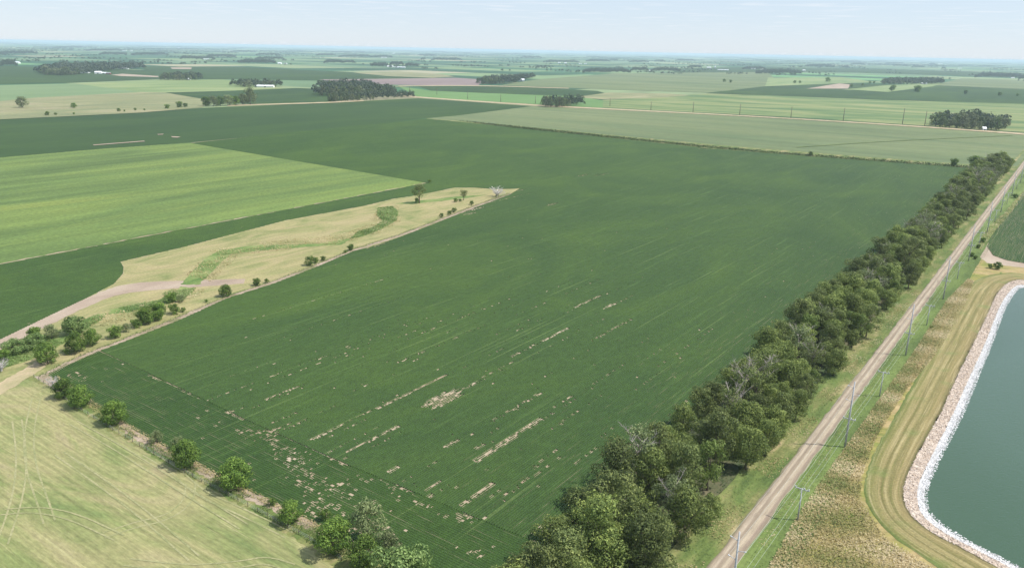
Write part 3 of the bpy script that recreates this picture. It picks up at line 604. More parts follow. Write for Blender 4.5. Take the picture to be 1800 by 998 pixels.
# ------------------------------------------------------------------ trees
def unit(n):
    v = rng.normal(size=(n, 3)); return v / np.linalg.norm(v, axis=1, keepdims=True)
def leaf_quads(centres, normals, size, aspect=0.75):
    n = len(centres); r = rng.normal(size=(n, 3)); a = np.cross(normals, r); a /= np.linalg.norm(a, axis=1, keepdims=True) + 1e-9
    b = np.cross(normals, a); s = (size * rng.uniform(.6, 1.35, n))[:, None]; a = a * s * .5; b = b * s * .5 * aspect
    k = rng.uniform(.5, 1.1, (n, 4, 1))
    return np.stack([centres - a * k[:, 0] - b * .3, centres + b * k[:, 1], centres + a * k[:, 2] + b * .3, centres - b * k[:, 3]], axis=1)
def crown_lobes(H, Rr, z0, nl, seed, shape=1.0):
    r = random.Random(seed); L = []
    for i in range(nl):
        f = (i + .5) / nl; z = z0 + (H - z0) * (0.12 + 0.80 * f)
        env = math.sin(math.pi * (0.16 + 0.74 * f) ** shape) ** .7; a = i * 2.4 + r.uniform(-.5, .5)
        rad = Rr * env * r.uniform(.25, .85); lr = Rr * r.uniform(.27, .46)
        L.append((rad * math.cos(a), rad * math.sin(a), min(z, H - lr * .8), lr))
    L.append((0, 0, H - Rr * .38, Rr * .36)); return L
def crown_mesh(name, H, Rr, z0, nl, leaf, cover, seed, mat, shape=1.0, lobes=None):
    L = lobes or crown_lobes(H, Rr, z0, nl, seed, shape); C = []; N = []; Tn = []
    r = random.Random(seed)
    for (x, y, z, lr) in L:
        n = int(4 * math.pi * lr * lr * cover / (leaf * leaf * .55)); d = unit(n)
        # small sub-bumps on each lobe so the outline is uneven
        bumps = unit(13); w = np.max(d @ bumps.T, axis=1); rad = lr * (0.56 + 0.60 * w ** 5) * rng.uniform(.80, 1.04, n)
        c = np.array([x, y, z]) + d * rad[:, None] * np.array([1, 1, .82]); nn = d + rng.normal(0, .42, (n, 3)) + np.array([0, 0, .2]); nn /= np.linalg.norm(nn, axis=1, keepdims=True)
        lt = r.uniform(-.22, .22)
        C.append(c); N.append(nn); Tn.append(np.clip(rng.normal(.45, .27, n) + lt + 0.2 * (w - .75), 0, 1))
    C = np.concatenate(C); N = np.concatenate(N); Tn = np.concatenate(Tn); k = C[:, 2] > .15
    return quads_mesh(name, leaf_quads(C[k], N[k], leaf), Tn[k], [mat])
def tube(V, F, pts, rads, sides=5):
    base = len(V)
    for i, (p, rd) in enumerate(zip(pts, rads)):
        d = (pts[min(i + 1, len(pts) - 1)] - pts[max(i - 1, 0)]).normalized(); a = d.orthogonal().normalized(); b = d.cross(a)
        for k in range(sides):
            an = 2 * math.pi * k / sides; V.append(p + (a * math.cos(an) + b * math.sin(an)) * rd)
    for i in range(len(pts) - 1):
        for k in range(sides):
            q = base + i * sides + k; w = base + i * sides + (k + 1) % sides; F.append((q, w, w + sides, q + sides))
    F.append(tuple(base + k for k in range(sides))[::-1]); F.append(tuple(base + (len(pts) - 1) * sides + k for k in range(sides)))
def trunk_mesh(name, H, lobes, rad, mat, seed):
    V = []; F = []; r = random.Random(seed); top = H * .72
    tr = [Vector((r.uniform(-.1, .1) * i, r.uniform(-.1, .1) * i, top * i / 4)) for i in range(5)]
    tube(V, F, tr, [rad, rad * .75, rad * .6, rad * .42, rad * .2], 7)
    for (x, y, z, lr) in lobes[::2]:
        q = Vector((x, y, z)); s = tr[1].lerp(tr[3], min(1, max(0, (z / H - .3)))); mpt = s.lerp(q, .5) + Vector((0, 0, .5))
        tube(V, F, [s, mpt, q], [rad * .35, rad * .22, rad * .08], 5)
    return mesh(name, V, F, [mat], True)
def dead_branches(name, H, Rr, n, mat, seed, z0=.3, thick=.09, whole=False):
    V = []; F = []; r = random.Random(seed)
    for i in range(n):
        a = r.uniform(0, 6.283); z = H * (r.uniform(.15, .5) if whole else r.uniform(.5, .8)); q = Vector((0, 0, z)); tip = Vector((math.cos(a) * Rr * r.uniform(.7, 1.1), math.sin(a) * Rr * r.uniform(.7, 1.1), min(H * 1.04, z + H * r.uniform(.18, .4))))
        mid = q.lerp(tip, .5) + Vector((0, 0, -.3)); tube(V, F, [q, mid, tip], [thick, thick * .7, thick * .25], 4)
        for j in range(6):
            b = mid.lerp(tip, r.uniform(0, .9)); e = b + Vector((r.uniform(-1, 1), r.uniform(-1, 1), r.uniform(.2, 1.0))) * Rr * .28
            tube(V, F, [b, e], [thick * .45, thick * .15], 3)
    if whole: tube(V, F, [Vector((0, 0, 0)), Vector((.1, 0, H * .3)), Vector((0, .1, H * .6))], [.35, .25, .1], 6)
    return mesh(name, V, F, [mat])

def make_kind(kind, H, Rr, z0, nl, leaf, cover, seed, mat, trad=.28, shape=1.0, dead=0):
    lob = crown_lobes(H, Rr, z0, nl, seed, shape)
    return dict(kind=kind, H=H, crown=crown_mesh(kind + '_crown', H, Rr, z0, nl, leaf, cover, seed, mat, lobes=lob), trunk=trunk_mesh(kind + '_trunk', H, lob, trad, M['bark'], seed),
                dead=dead_branches(kind + '_bare_branches', H, Rr, dead, M['deadwood'], seed) if dead else None)
def plant(k, name, loc, rz, sc, label, cat, group=None):
    root = empty(name, loc, rz, sc)
    link('trunk', k['trunk'], parent=root); link('crown', k['crown'], parent=root)
    if k['dead']: link('bare_branch', k['dead'], parent=root)
    tag(root, label, cat, group); return root

KW = []      # windbreak kinds
for i in range(4): KW.append(('dark green', make_kind('dark_tree', 12 + i * .6, 4.6, 1.2, 17, .37, .95, 20 + i, M['leaf_dark'])))
for i in range(5): KW.append(('mid green', make_kind('green_tree', 12.5 - i * .5, 4.8, 1.0, 19, .37, .95, 40 + i, M['leaf'])))
for i in range(2): KW.append(('grey-green thin-leaved', make_kind('thin_tree', 12.5, 4.4, 2.0, 14, .40, .55, 60 + i, M['leaf_grey'], dead=7)))
KW.append(('yellow-green', make_kind('yellow_tree', 11.5, 4.2, 1.0, 15, .42, .9, 71, M['leaf_yellow'])))
for i in range(1): KW.append(('bare-branched', make_kind('bare_topped_tree', 13, 4.4, 2.0, 12, .42, .6, 81 + i, M['leaf_dark'], dead=14)))
weights = [6, 6, 6, 6, 8, 8, 8, 8, 8, 8, 8, 4.0, 4]
zone_names = ['near bottom edge', 'level with nearest tall pole', 'past second tall pole', 'past third tall pole', 'past fourth tall pole', 'in distant part', 'at far end']
rt = random.Random(21); count = {}
placed = []
s = 42.0
while s < 985:
    step = 10.6 if s < 420 else 12.2
    for row, t0 in enumerate((-79.0, -72.0, -65.0, -58.6 if s > 150 else -61.0)):
        ss = s + rt.uniform(-2.2, 2.2) + (row % 2) * step / 2; tt = t0 + rt.uniform(-1.6, 1.6)
        if row == 0 and 100 < ss < 175 and rt.random() < .3: continue     # gaps where the soil shows at the near end
        if row == 3 and rt.random() < .2: continue
        if row == 0 and rt.random() < .08: continue
        placed.append((ss, tt, row))
    s += step
side = ['field edge', 'field half', 'road half', 'road edge']
ords = ['first', 'second', 'third', 'fourth', 'fifth', 'sixth', 'seventh', 'eighth', 'ninth', 'tenth', 'eleventh', 'twelfth', 'thirteenth', 'fourteenth', 'fifteenth', 'sixteenth', 'seventeenth', 'eighteenth', 'nineteenth', 'twentieth']
for ss, tt, row in placed:
    ki = rt.choices(range(len(KW)), weights)[0]
    if ss < 150 and KW[ki][0].startswith(('bare', 'grey')) and rt.random() < .75: ki = rt.choice((2, 5, 6, 7, 8))
    look, k = KW[ki]
    x_, y_ = xy(ss, tt); big = 1.12 if ss < 170 else 1.0; sc = big * rt.choice((rt.uniform(.85, 1.15), rt.uniform(1.1, 1.42))) * (0.82 if row == 3 else 1.0)
    zi = min(6, int(max(0, (ss - 120)) // 92)) if ss < 580 else (5 if ss < 800 else 6)
    key = (look, row, zi); count[key] = count.get(key, 0) + 1; c = count[key]
    lab = f"{look} tree, {ords[c - 1] if c <= 20 else 'last'} of its look on the {side[row]} of the windbreak {zone_names[zi]}"
    lab = ' '.join(lab.split()[:22])
    lab = f"{ords[min(c,20) - 1]} {look} tree on windbreak's {side[row]}, {zone_names[zi]}"
    plant(k, 'windbreak_tree', (x_, y_, 0), rt.uniform(0, 6.28), (sc * rt.uniform(.9, 1.15), sc * rt.uniform(.9, 1.15), sc * rt.uniform(.9, 1.08)), lab, 'tree', 'trees of the windbreak along the gravel road')
print('windbreak', len(placed))

# hedge bushes and single trees: (px, py of the foot, crown width in px, kind, label)
KB = {'bush': [make_kind('bush', 4.6, 2.9, .2, 12, .30, 1.15, 101 + i, M['leaf_bush'], trad=.15) for i in range(3)],
      'pale': [make_kind('pale_bush', 4.2, 3.0, .1, 12, .32, 1.1, 111 + i, M['leaf_pale'], trad=.15) for i in range(2)],
      'grey': [make_kind('grey_bush', 4.8, 2.7, .3, 11, .30, .9, 121, M['leaf_grey'], trad=.15)],
      'open': [make_kind('open_tree', 9, 4.2, 3.0, 9, .40, .7, 131 + i, M['leaf_dark'], trad=.35) for i in range(2)],
      'round': [make_kind('round_tree', 6.6, 3.6, .3, 18, .32, 1.2, 141 + i, M['leaf_bush'], trad=.2) for i in range(3)]}
MID = "far left pasture beyond the corn"
BUSH = [(112, 700, 34, 'round', 'dark round bush on fence line, first below the field corner'), (143, 717, 42, 'round', 'round dark green bush, second from the field corner on the near fence line'),
 (201, 748, 42, 'round', 'round green bush alone on fence strip at the upper hay field edge'), (276, 779, 24, 'grey', 'small grey-green bush on fence strip left of the two big round ones'), (313, 790, 26, 'grey', 'small greyish bush touching the bright round bush on fence line'),
 (329, 822, 50, 'round', 'bright green round bush at the middle of the near fence line'), (413, 861, 60, 'round', 'large dark round bush on near fence line with deep shadow'), (479, 889, 16, 'bush', 'tiny bush between two round bushes on near fence line'),
 (511, 921, 44, 'round', 'round green bush just before the big clump at bottom edge'), (572, 915, 24, 'bush', 'small bush behind the bright large tree at bottom edge'),
 (588, 975, 66, 'round', 'bright yellow-green large tree at bottom edge, left of clump'), (645, 955, 62, 'grey', 'tall grey-green tree in the middle of the bottom clump'), (682, 985, 48, 'grey', 'olive grey tree right of tall grey-green tree at bottom'), (640, 1003, 60, 'round', 'dark low tree at the bottom edge under the clump'), (705, 1040, 105, 'pale', 'pale wide tree cut by the bottom edge of the picture'),
 (58, 596, 20, 'bush', 'small bush beside dirt track, farthest left above the creek clump'), (25, 624, 38, 'pale', 'pale green bushy tree at left edge in the creek clump'), (50, 618, 32, 'pale', 'pale green bushy tree, second in the creek clump'), (65, 608, 30, 'pale', 'pale bushy tree at right side of the creek clump'), (8, 634, 22, 'bush', 'dark bush at the left picture edge by the creek'),
 (84, 640, 36, 'round', 'dark round bush by the field corner above the lower track'), (62, 598, 24, 'bush', 'mid green bush behind the pale creek clump'), (91, 597, 26, 'grey', 'greyish bush between creek clump and bright wide bush'), (130, 590, 42, 'pale', 'bright wide yellow-green bush standing alone in the swale'),
 (118, 624, 12, 'bush', 'tiny bush left of the double bush on the creek edge'), (136, 620, 32, 'round', 'left half of the double round bush on the creek edge'), (163, 608, 29, 'round', 'right half of the double round bush on the creek edge'), (203, 596, 26, 'bush', 'round bush right of the double bush, beside field edge'), (222, 584, 16, 'grey', 'small grey bush just right of round bush, beside field edge'),
 (240, 577, 20, 'bush', 'left low bush in a row of three on field edge'), (257, 572, 30, 'round', 'middle bush in a row of three on field edge'), (280, 563, 32, 'round', 'right bush in a row of three on field edge'), (307, 553, 22, 'bush', 'dark bush just right of the row of three'), (322, 549, 10, 'bush', 'tiny bush next to dark bush past row of three'),
 (302, 533, 22, 'bush', 'bush in the swale above the row of three'), (319, 532, 16, 'grey', 'bluish grey bush in the swale next to another bush'), (281, 537, 9, 'bush', 'tiny shrub left of the swale bushes'), (398, 522, 22, 'round', 'lone dark round bush on field edge below the track crossing'), (363, 532, 7, 'bush', 'tiny shrub left of the lone dark round bush'),
 (452, 503, 17, 'bush', 'left bush of the pair on field edge'), (469, 498, 9, 'bush', 'right smaller bush of the pair on field edge'), (545, 468, 20, 'bush', 'left bush of three small ones on field edge'), (555, 463, 12, 'bush', 'middle of three small bushes on field edge'), (568, 459, 10, 'bush', 'right of three small bushes on field edge'),
 (617, 441, 15, 'bush', 'lone bush on field edge below the bright swale bend'), (607, 445, 7, 'bush', 'tiny shrub left of bush below the swale bend'), (737, 359, 28, 'open', 'open leaning tree standing alone where the creek pasture narrows'), (733, 357, 10, 'bush', 'dark low bush at the foot of the open tree'),
 (776, 383, 10, 'bush', 'left bush of three beside the far field edge'), (790, 378, 10, 'bush', 'middle bush of three beside the far field edge'), (798, 374, 11, 'bush', 'right bush of three beside the far field edge'), (801, 356, 9, 'bush', 'dark bush left of the second open tree'), (809, 355, 6, 'bush', 'small bush at foot of the second open tree'), (815, 353, 15, 'open', 'slender open tree at the narrow end of creek pasture'),
 (829, 361, 9, 'bush', 'reddish dark bush near pasture tip'), (874, 345, 8, 'bush', 'dark bush at foot of the bare white tree'), (755, 322, 8, 'bush', 'tiny bush at the corner of the bright corn field'),
 (39, 191, 20, 'grey', 'pale grey tree alone in ' + MID), (130, 191, 10, 'bush', 'small dark tree in ' + MID), (83, 204, 8, 'bush', 'first dark bush on lower edge of pasture at far left'), (98, 203, 5, 'bush', 'second dark bush on lower edge of pasture at far left'), (130, 202, 4, 'bush', 'third tiny bush on lower edge of pasture at far left'), (209, 197, 7, 'bush', 'dark bush midway on lower edge of far left pasture'), (219, 197, 4, 'bush', 'tiny bush right of the midway bush on the pasture edge'), (238, 195, 5, 'bush', 'small bush nearer the scrub on pasture edge'), (254, 195, 4, 'bush', 'last tiny bush before the scrub on pasture edge'), (294, 192, 9, 'bush', 'left scrub bush near end of pasture edge'), (316, 190, 12, 'bush', 'middle scrub bush near end of pasture edge'), (326, 189, 9, 'bush', 'right scrub bush near end of pasture edge'),
 (1753, 474, 13, 'round', 'dark bush on the bare strip above the pond'), (1740, 472, 9, 'bush', 'smaller dark bush left of the one above the pond'), (1727, 427, 10, 'bush', 'dark bush beside the corner of right small field'), (1719, 437, 8, 'bush', 'bush beside power pole near small field corner'), (1714, 456, 8, 'bush', 'low bush right of the short pole near bare ground'), (1784, 349, 9, 'bush', 'bush on weedy strip at the right edge'), (1708, 452, 9, 'bush', 'bush at the foot of the power pole near bare field'),
 (1425, 275, 9, 'bush', 'dark bush in the ditch along the far field edge'), (1677, 293, 14, 'bush', 'dark bush in the ditch left of windbreak end'), (1713, 296, 22, 'bush', 'wide dark bush in the ditch at windbreak end'), (1716, 287, 12, 'bush', 'dark bush above the windbreak end'), (1745, 289, 14, 'bush', 'left of two bushes beyond the windbreak end'), (1762, 289, 14, 'bush', 'right of two bushes beyond the windbreak end'),
 (1637, 577, 5, 'bush', 'small weed bush at foot of the short pole'), (362, 188, 12, 'bush', 'first pale bush of the hedgerow below far left road'), (375, 188, 14, 'grey', 'second bush of the hedgerow below far left road'), (388, 187, 13, 'bush', 'third bush of the hedgerow below far left road'), (401, 187, 14, 'grey', 'fourth bush of the hedgerow below far left road'), (414, 186, 14, 'bush', 'fifth bush of the hedgerow below far left road'), (427, 185, 15, 'grey', 'sixth bush of the hedgerow below far left road'), (440, 185, 16, 'grey', 'tallest last bush of the hedgerow below far left road'),
 (1273, 145, 7, 'bush', 'left of two lone dark trees in far pale field'), (1284, 146, 6, 'bush', 'right of two lone dark trees in far pale field'), (1697, 166, 7, 'bush', 'lone dark tree in right far bluish field'), (1567, 161, 9, 'bush', 'low dark tree below pale patch in right far field'), (1570, 158, 8, 'bush', 'tree touching low dark one in right far field'), (1612, 163, 13, 'bush', 'wide low scrub in right far field'), (1757, 169, 7, 'bush', 'small scrub near right edge in far bluish field'), (1788, 170, 5, 'bush', 'tiny scrub at right edge in far bluish field'), (1397, 147, 6, 'bush', 'left tree above bare field on right'), (1406, 147, 5, 'bush', 'right tree above bare field on right'), (1455, 145, 10, 'bush', 'dark tree clump above bare field'), (1496, 154, 7, 'bush', 'tree at the right end of bare field'), (1516, 151, 5, 'bush', 'tree in pale patch right of bare field'), (1529, 148, 5, 'bush', 'left of two trees left of right far grove'), (1536, 148, 5, 'bush', 'right of two trees left of right far grove')]
rb = random.Random(9)
KBW = {'bush': 5.8, 'pale': 6.0, 'grey': 5.5, 'open': 8.0, 'round': 7.2}
for px, py, w, kd, lab in BUSH:
    p = P(px, py - w * .06); d = (p - Vector((0, 0, CAMH))).length; wm = w * d / FPX * (1.5 if 'hedgerow' in lab else 1)
    sc = wm / KBW[kd] * 1.02; k = rb.choice(KB[kd])
    if 'bright' in lab and kd == 'round': k = KB['round'][0]
    zs = 1.0
    if 'tall' in lab: zs = 1.35
    plant(k, 'tree' if kd in ('open',) or 'tree' in lab else 'bush', p, rb.uniform(0, 6.28), (sc, sc, sc * zs * rb.uniform(.9, 1.1)), lab, 'tree' if ('tree' in lab.split(',')[0]) else 'bush', 'bushes and lone trees on the field edges')
# the bare white tree
dt = link('dead_tree', dead_branches('dead_tree', 9, 6.5, 26, plain('bleached_wood', (0.62, 0.58, 0.54)), 5, thick=.22, whole=True)); dt.location = P(874, 346)
tag(dt, 'bare whitish dead tree with spreading branches at the pasture tip', 'tree')
db = link('dead_tree', dead_branches('dead_tree_small', 5, 3.0, 22, plain('grey_dead_wood', (0.42, 0.39, 0.37)), 6, thick=.10, whole=True)); db.location = P(3, 652)
tag(db, 'grey leafless shrub at the left picture edge by the creek', 'tree')
db = link('dead_tree', db.data.copy()); db.location = P(94, 682); db.scale = (.8, .8, .9); db.rotation_euler.z = 1
tag(db, 'thin grey leafless shrub at the near-left field corner', 'tree')

# groves round the farmsteads
def far_kind(i, mat, H=11.5, Rr=5.0):
    lob = crown_lobes(H, Rr, .5, 9, 200 + i); me = crown_mesh('grove_tree', H, Rr, .5, 9, 1.15, 1.0, 200 + i, mat, lobes=lob)
    # short trunk joined as a second material
    V = []; F = []; tube(V, F, [Vector((0, 0, 0)), Vector((0, 0, H * .6))], [.35, .15], 5)
    me2 = mesh('t', V, F, [M['bark']]); import bmesh
    bm = bmesh.new(); bm.from_mesh(me); n0 = len(bm.faces); bm.from_mesh(me2); bm.faces.ensure_lookup_table()
    for q in bm.faces[n0:]: q.material_index = 1
    bm.to_mesh(me); bm.free(); me.materials.append(M['bark']); return me
M['grove_a'] = leaf_mat('grove_leaves', (0.061, 0.090, 0.041), (0.118, 0.162, 0.072), (0.223, 0.275, 0.121)); M['grove_b'] = leaf_mat('grove_leaves_pale', (0.093, 0.113, 0.061), (0.178, 0.206, 0.103), (0.299, 0.327, 0.178))
KF = [far_kind(i, M[['grove_a', 'grove_a', 'grove_b', 'grove_a', 'grove_b'][i]]) for i in range(5)]
def in_poly(x, y, poly):
    c = False; j = len(poly) - 1
    for i in range(len(poly)):
        if (poly[i][1] > y) != (poly[j][1] > y) and x < (poly[j][0] - poly[i][0]) * (y - poly[i][1]) / (poly[j][1] - poly[i][1]) + poly[i][0]: c = not c
        j = i
    return c
GROVES = [  # base outline in pixels, number of single trees, spacing, label, height scale
 ([(556, 155), (575, 150), (650, 150), (662, 156), (600, 158)], 22, 11, "tree in large left-centre grove's back clump", 1.0),
 ([(549, 166), (560, 163), (640, 160), (690, 162), (700, 169), (620, 171), (560, 169)], 40, 11, "tree in large left-centre grove's middle clump", 1.1),
 ([(572, 177), (620, 173), (722, 169.5), (732, 173.5), (640, 177.5), (580, 180)], 50, 9, "tree in large left-centre grove's front row", .85),
 ([(951, 188), (957, 182), (1022, 181.5), (1028, 186.5), (1000, 189), (962, 189.5)], 30, 8.5, "tree in small clump beside far road", 1.0),
 ([(1628, 221), (1650, 214), (1700, 212), (1776, 220), (1778, 224), (1760, 230), (1720, 230), (1660, 225)], 62, 12, "tree in oval grove by far right road", 1.05),
 ([(838, 147), (850, 143), (935, 136), (941, 137), (905, 147), (860, 149)], 26, 14, 'tree in the long grove by white barn at centre', 1.1),
 ([(404, 152), (412, 149), (495, 149), (497, 153), (480, 154), (430, 154)], 16, 14, 'tree in the clump behind the long white barn', 1.0),
 ([(281, 141), (300, 137), (350, 138), (357, 141), (320, 142)], 16, 14, "tree in small clump at driveway end", 1.1),
 ([(64, 128), (80, 123), (120, 118), (230, 118), (260, 121), (200, 124), (150, 131), (110, 134), (80, 133)], 30, 20, 'tree of the wide far-left farmstead grove', 1.25),
 ([(1546, 148), (1570, 142), (1655, 144), (1657, 148), (1630, 149), (1600, 149)], 22, 16, 'tree in the far grove right of the bare field', 1.1),
]
rg = random.Random(77); STUFF = []
for gi, (pix, n, sp, lab, hs) in enumerate(GROVES):
    poly = [st(P(*p)) for p in pix]; smin, smax = min(p[0] for p in poly), max(p[0] for p in poly); tmin, tmax = min(p[1] for p in poly), max(p[1] for p in poly)
    pts = []; s_ = smin
    while s_ < smax:
        t_ = tmin
        while t_ < tmax:
            q = (s_ + rg.uniform(-.4, .4) * sp, t_ + rg.uniform(-.4, .4) * sp)
            if in_poly(*q, poly): pts.append(q)
            t_ += sp
        s_ += sp
    pts = [(*xy(*q),) for q in pts]; pts.sort(key=lambda q: math.hypot(*q))
    for i, (x_, y_) in enumerate(pts):
        sc = (rg.uniform(.6, 1.15) if rg.random() < .8 else rg.uniform(1.15, 1.45)) * hs * 1.45; wsc = sc * .8 * sp / 10.5 * (0.95 if sp < 14 else .85)
        if i < n:
            o = link('grove_tree', rg.choice(KF)); o.location = (x_, y_, 0); o.rotation_euler.z = rg.uniform(0, 6.28); o.scale = (wsc, wsc, sc)
            fr = i / max(1, n); px_ = (px_of(*st((x_, y_)))[0] - pix[0][0]) / (max(q[0] for q in pix) - pix[0][0])
            pl = ('left end' if px_ < .25 else 'left half' if px_ < .5 else 'right half' if px_ < .75 else 'right end') + (', front' if fr < .5 else ', behind')
            lk = {0: 'dark', 1: 'green', 2: 'grey-green', 3: 'dark dense', 4: 'broad green'}[KF.index(o.data)]
            tag(o, f"{lk} {lab.replace('dark green ', '')}, {pl}", 'tree', lab.replace('tree in', 'trees in').replace('tree of', 'trees of'))
        else: STUFF.append((x_, y_, sc * 11.5, wsc * 5))
# groves that read as one mass: (x0, x1, ybase, ythick)
MASS = [(0, 30, 117, 2), (0, 66, 95.5, 1.5), (93, 150, 84.5, 1.5), (152, 215, 90, 2), (174, 223, 97.5, 1), (231, 296, 98, 1.5), (302, 362, 84, 1), (317, 356, 105, 1.5), (345, 378, 105, 1), (362, 415, 101.5, 1.5), (405, 450, 92, 1), (419, 485, 112.5, 2), (448, 500, 106, 1.2), (450, 494, 98, 1),
        (569, 605, 112, 1.5), (600, 625, 112, .8), (652, 682, 118, 1.5), (685, 710, 116, 1.5), (712, 735, 118, 1), (555, 590, 99, 1.2), (595, 655, 101, 1), (652, 690, 102, 1.2), (740, 748, 106, .8), (758, 812, 107, 1.5), (580, 618, 93, .8), (735, 765, 98, .8), (757, 785, 92.5, 1), (860, 940, 96, 1.2),
        (915, 952, 102, 1), (955, 1018, 111, 1.5), (1030, 1072, 109, 2.5), (1073, 1086, 107, .8), (1106, 1140, 110.5, 1.2), (1150, 1168, 109, 1.5), (1187, 1222, 107.5, 2.5), (1024, 1108, 129, 2), (1108, 1140, 126, 1.5), (1143, 1196, 126.5, 1.5), (1208, 1233, 120.5, 1), (1305, 1345, 123, 1.2), (1328, 1408, 131, 2.5), (1415, 1466, 117.5, 2),
        (1478, 1512, 108.5, .8), (1495, 1520, 114, 1.2), (1556, 1590, 112, 1), (1572, 1584, 116.5, 1), (1588, 1594, 117, 1), (1602, 1625, 119, .8), (1632, 1645, 114, 1), (1655, 1662, 122, .5), (1713, 1800, 137, 2.5), (1480, 1492, 120, .8), (1790, 1900, 140, 3), (-60, 10, 98, 2), (1600, 1650, 107, .8), (1530, 1560, 109, .6)]
for x0, x1, yb, th in MASS:
    a, b = P(x0, yb + (0 if x0 < 900 else 0)), P(x1, yb); th *= 2.4; n = int(max(12, (x1 - x0) * 1.6 * (1 + th * .5)))
    depth = (P((x0 + x1) / 2, yb - th * .8) - P((x0 + x1) / 2, yb)).length; dd = a.length; wpx = dd / FPX
    for i in range(n):
        f = (i + rg.random()) / n; q = a.lerp(b, f); dr = q.normalized(); q = q + dr * (rg.random() * min(depth, 900))
        edge = min(1, 4 * min(f, 1 - f) + .35); hh = rg.uniform(.55, 1.4) * 22 * edge
        STUFF.append((q.x, q.y, hh, max(5, wpx * 1.1 * rg.uniform(.7, 1.3))))
# endless scatter of tiny groves towards the horizon
for _ in range(420):
    yb = 4.5 + 34 * rg.random() ** 1.9; px = rg.uniform(-80, 1880); py = 70 + .02 * px + yb
    a = P(px, py); L = rg.uniform(60, 520) * (0.5 + min(2, 14 / yb)); dirv = Vector((math.cos(rg.uniform(-.6, .3)), 0.2, 0)).normalized(); n = max(3, int(L / max(14, a.length / FPX * 1.2)))
    if yb > 20: L *= .35; n = max(2, n // 3)
    for i in range(n):
        q = a + dirv * (L * (i / n - .5)) + Vector((rg.uniform(-20, 20), rg.uniform(-60, 60), 0)); STUFF.append((q.x, q.y, rg.uniform(11, 19), max(7, a.length / FPX * 1.0)))
C = []; N = []; Z = []; Tn = []
for (x_, y_, h, r_) in STUFF:
    n = 42; d = unit(n); d[:, 2] = np.abs(d[:, 2]) * 1.0 - .15; c = np.array([x_, y_, h * .45]) + d * np.array([r_, r_, h * .52]) * rng.uniform(.75, 1.05, (n, 1)); c[:, 2] = np.maximum(c[:, 2], .8)
    nn = d + rng.normal(0, .35, (n, 3)); nn /= np.linalg.norm(nn, axis=1, keepdims=True); C.append(c); N.append(nn); Z.append(np.full(n, r_ * .62)); Tn.append(np.clip(rng.normal(.45, .2, n), 0, 1))
C = np.concatenate(C); me = quads_mesh('distant_groves', leaf_quads(C, np.concatenate(N), np.concatenate(Z)), np.concatenate(Tn), [M['leaf_far']])
tag(link('distant_groves', me), 'hazy distant tree groves scattered over the plain to the horizon', 'trees', kind='stuff')
print('stuff trees', len(STUFF))

# ------------------------------------------------------------------ tufts (uncountable ground cover with real height)
M['tuft'] = leaf_mat('grass_blades', (0.14, 0.18, 0.05), (0.42, 0.345, 0.155), (0.66, 0.55, 0.35), 0)
M['tuft_bright'] = leaf_mat('bright_weeds', (0.09, 0.16, 0.04), (0.17, 0.26, 0.07), (0.28, 0.34, 0.13), 0)
M['tuft_green'] = leaf_mat('green_weeds', (0.06, 0.11, 0.03), (0.13, 0.19, 0.05), (0.24, 0.27, 0.10), 0)
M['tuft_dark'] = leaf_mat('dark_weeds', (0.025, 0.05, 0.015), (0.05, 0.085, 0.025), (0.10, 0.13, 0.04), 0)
def tufts(name, pix, n, h, mat, label, lean=(0, 0), clump=None, size=.5, ground=None):
    poly = [st(P(*p)) for p in pix] if ground is None else ground
    smin, smax = min(p[0] for p in poly), max(p[0] for p in poly); tmin, tmax = min(p[1] for p in poly), max(p[1] for p in poly)
    r = random.Random(len(pix) * 7 + n); out = []
    while len(out) < n:
        q = (r.uniform(smin, smax), r.uniform(tmin, tmax))
        if not in_poly(*q, poly): continue
        out.append(xy(*q))
    A = np.array(out)
    if clump:      # keep tufts where a cheap sum of sines is high, so they form swathes
        k = np.sin(A[:, 0] * clump + 1.3 * np.sin(A[:, 1] * clump * .7)) + np.sin(A[:, 1] * clump * 1.3 + A[:, 0] * clump * .4)
        A = A[k > -.4]
    n = len(A); hh = h * rng.uniform(.1, 1.0, n); cc_ = np.stack([A[:, 0], A[:, 1], hh + .03], 1)
    nn = rng.normal(0, .38, (n, 3)) + np.array([lean[0], lean[1], 1.0]); nn /= np.linalg.norm(nn, axis=1, keepdims=True); q = leaf_quads(cc_, nn, size * 1.2, aspect=.45)
    kk = np.sin(A[:, 0] * .21 + 1.7 * np.sin(A[:, 1] * .13)) * .5 + np.sin(A[:, 1] * .31 + A[:, 0] * .11) * .5
    tag(link(name, quads_mesh(name, q, np.clip(rng.normal(.55, .12, n) + .36 * kk, 0, 1), [mat])), label, 'grass', kind='stuff')
def near_lane(s0, s1, t0, t1): return [(s0, t0), (s1, t0), (s1, t1), (s0, t1)]
tufts('dry_grass', [(1300, 1040), (1350, 998), (1402, 905), (1487, 785), (1552, 693), (1604, 622), (1664, 528), (1702, 490), (1712, 495), (1690, 560), (1640, 630), (1590, 690), (1540, 770), (1515, 840), (1512, 880), (1560, 950), (1700, 1040)], 42000, .7, M['tuft'], 'tall dry tan grass between the ditch and the mown bank', lean=(-.3, -.15), size=.6)
tufts('ditch_weeds', [], 16000, .45, M['tuft_green'], 'green weeds in the roadside ditch right of the road', size=.35, ground=near_lane(90, 620, -44.5, -34))
tufts('verge_weeds', [], 12000, .35, M['tuft_green'], 'short green weeds on the verge between windbreak and road', size=.35, ground=near_lane(60, 700, -60, -51.5))
tufts('verge_weeds', [], 9000, .4, M['tuft'], 'dry straw-coloured weeds along the left road edge', size=.5, clump=.16, ground=near_lane(60, 420, -57.5, -51.3))
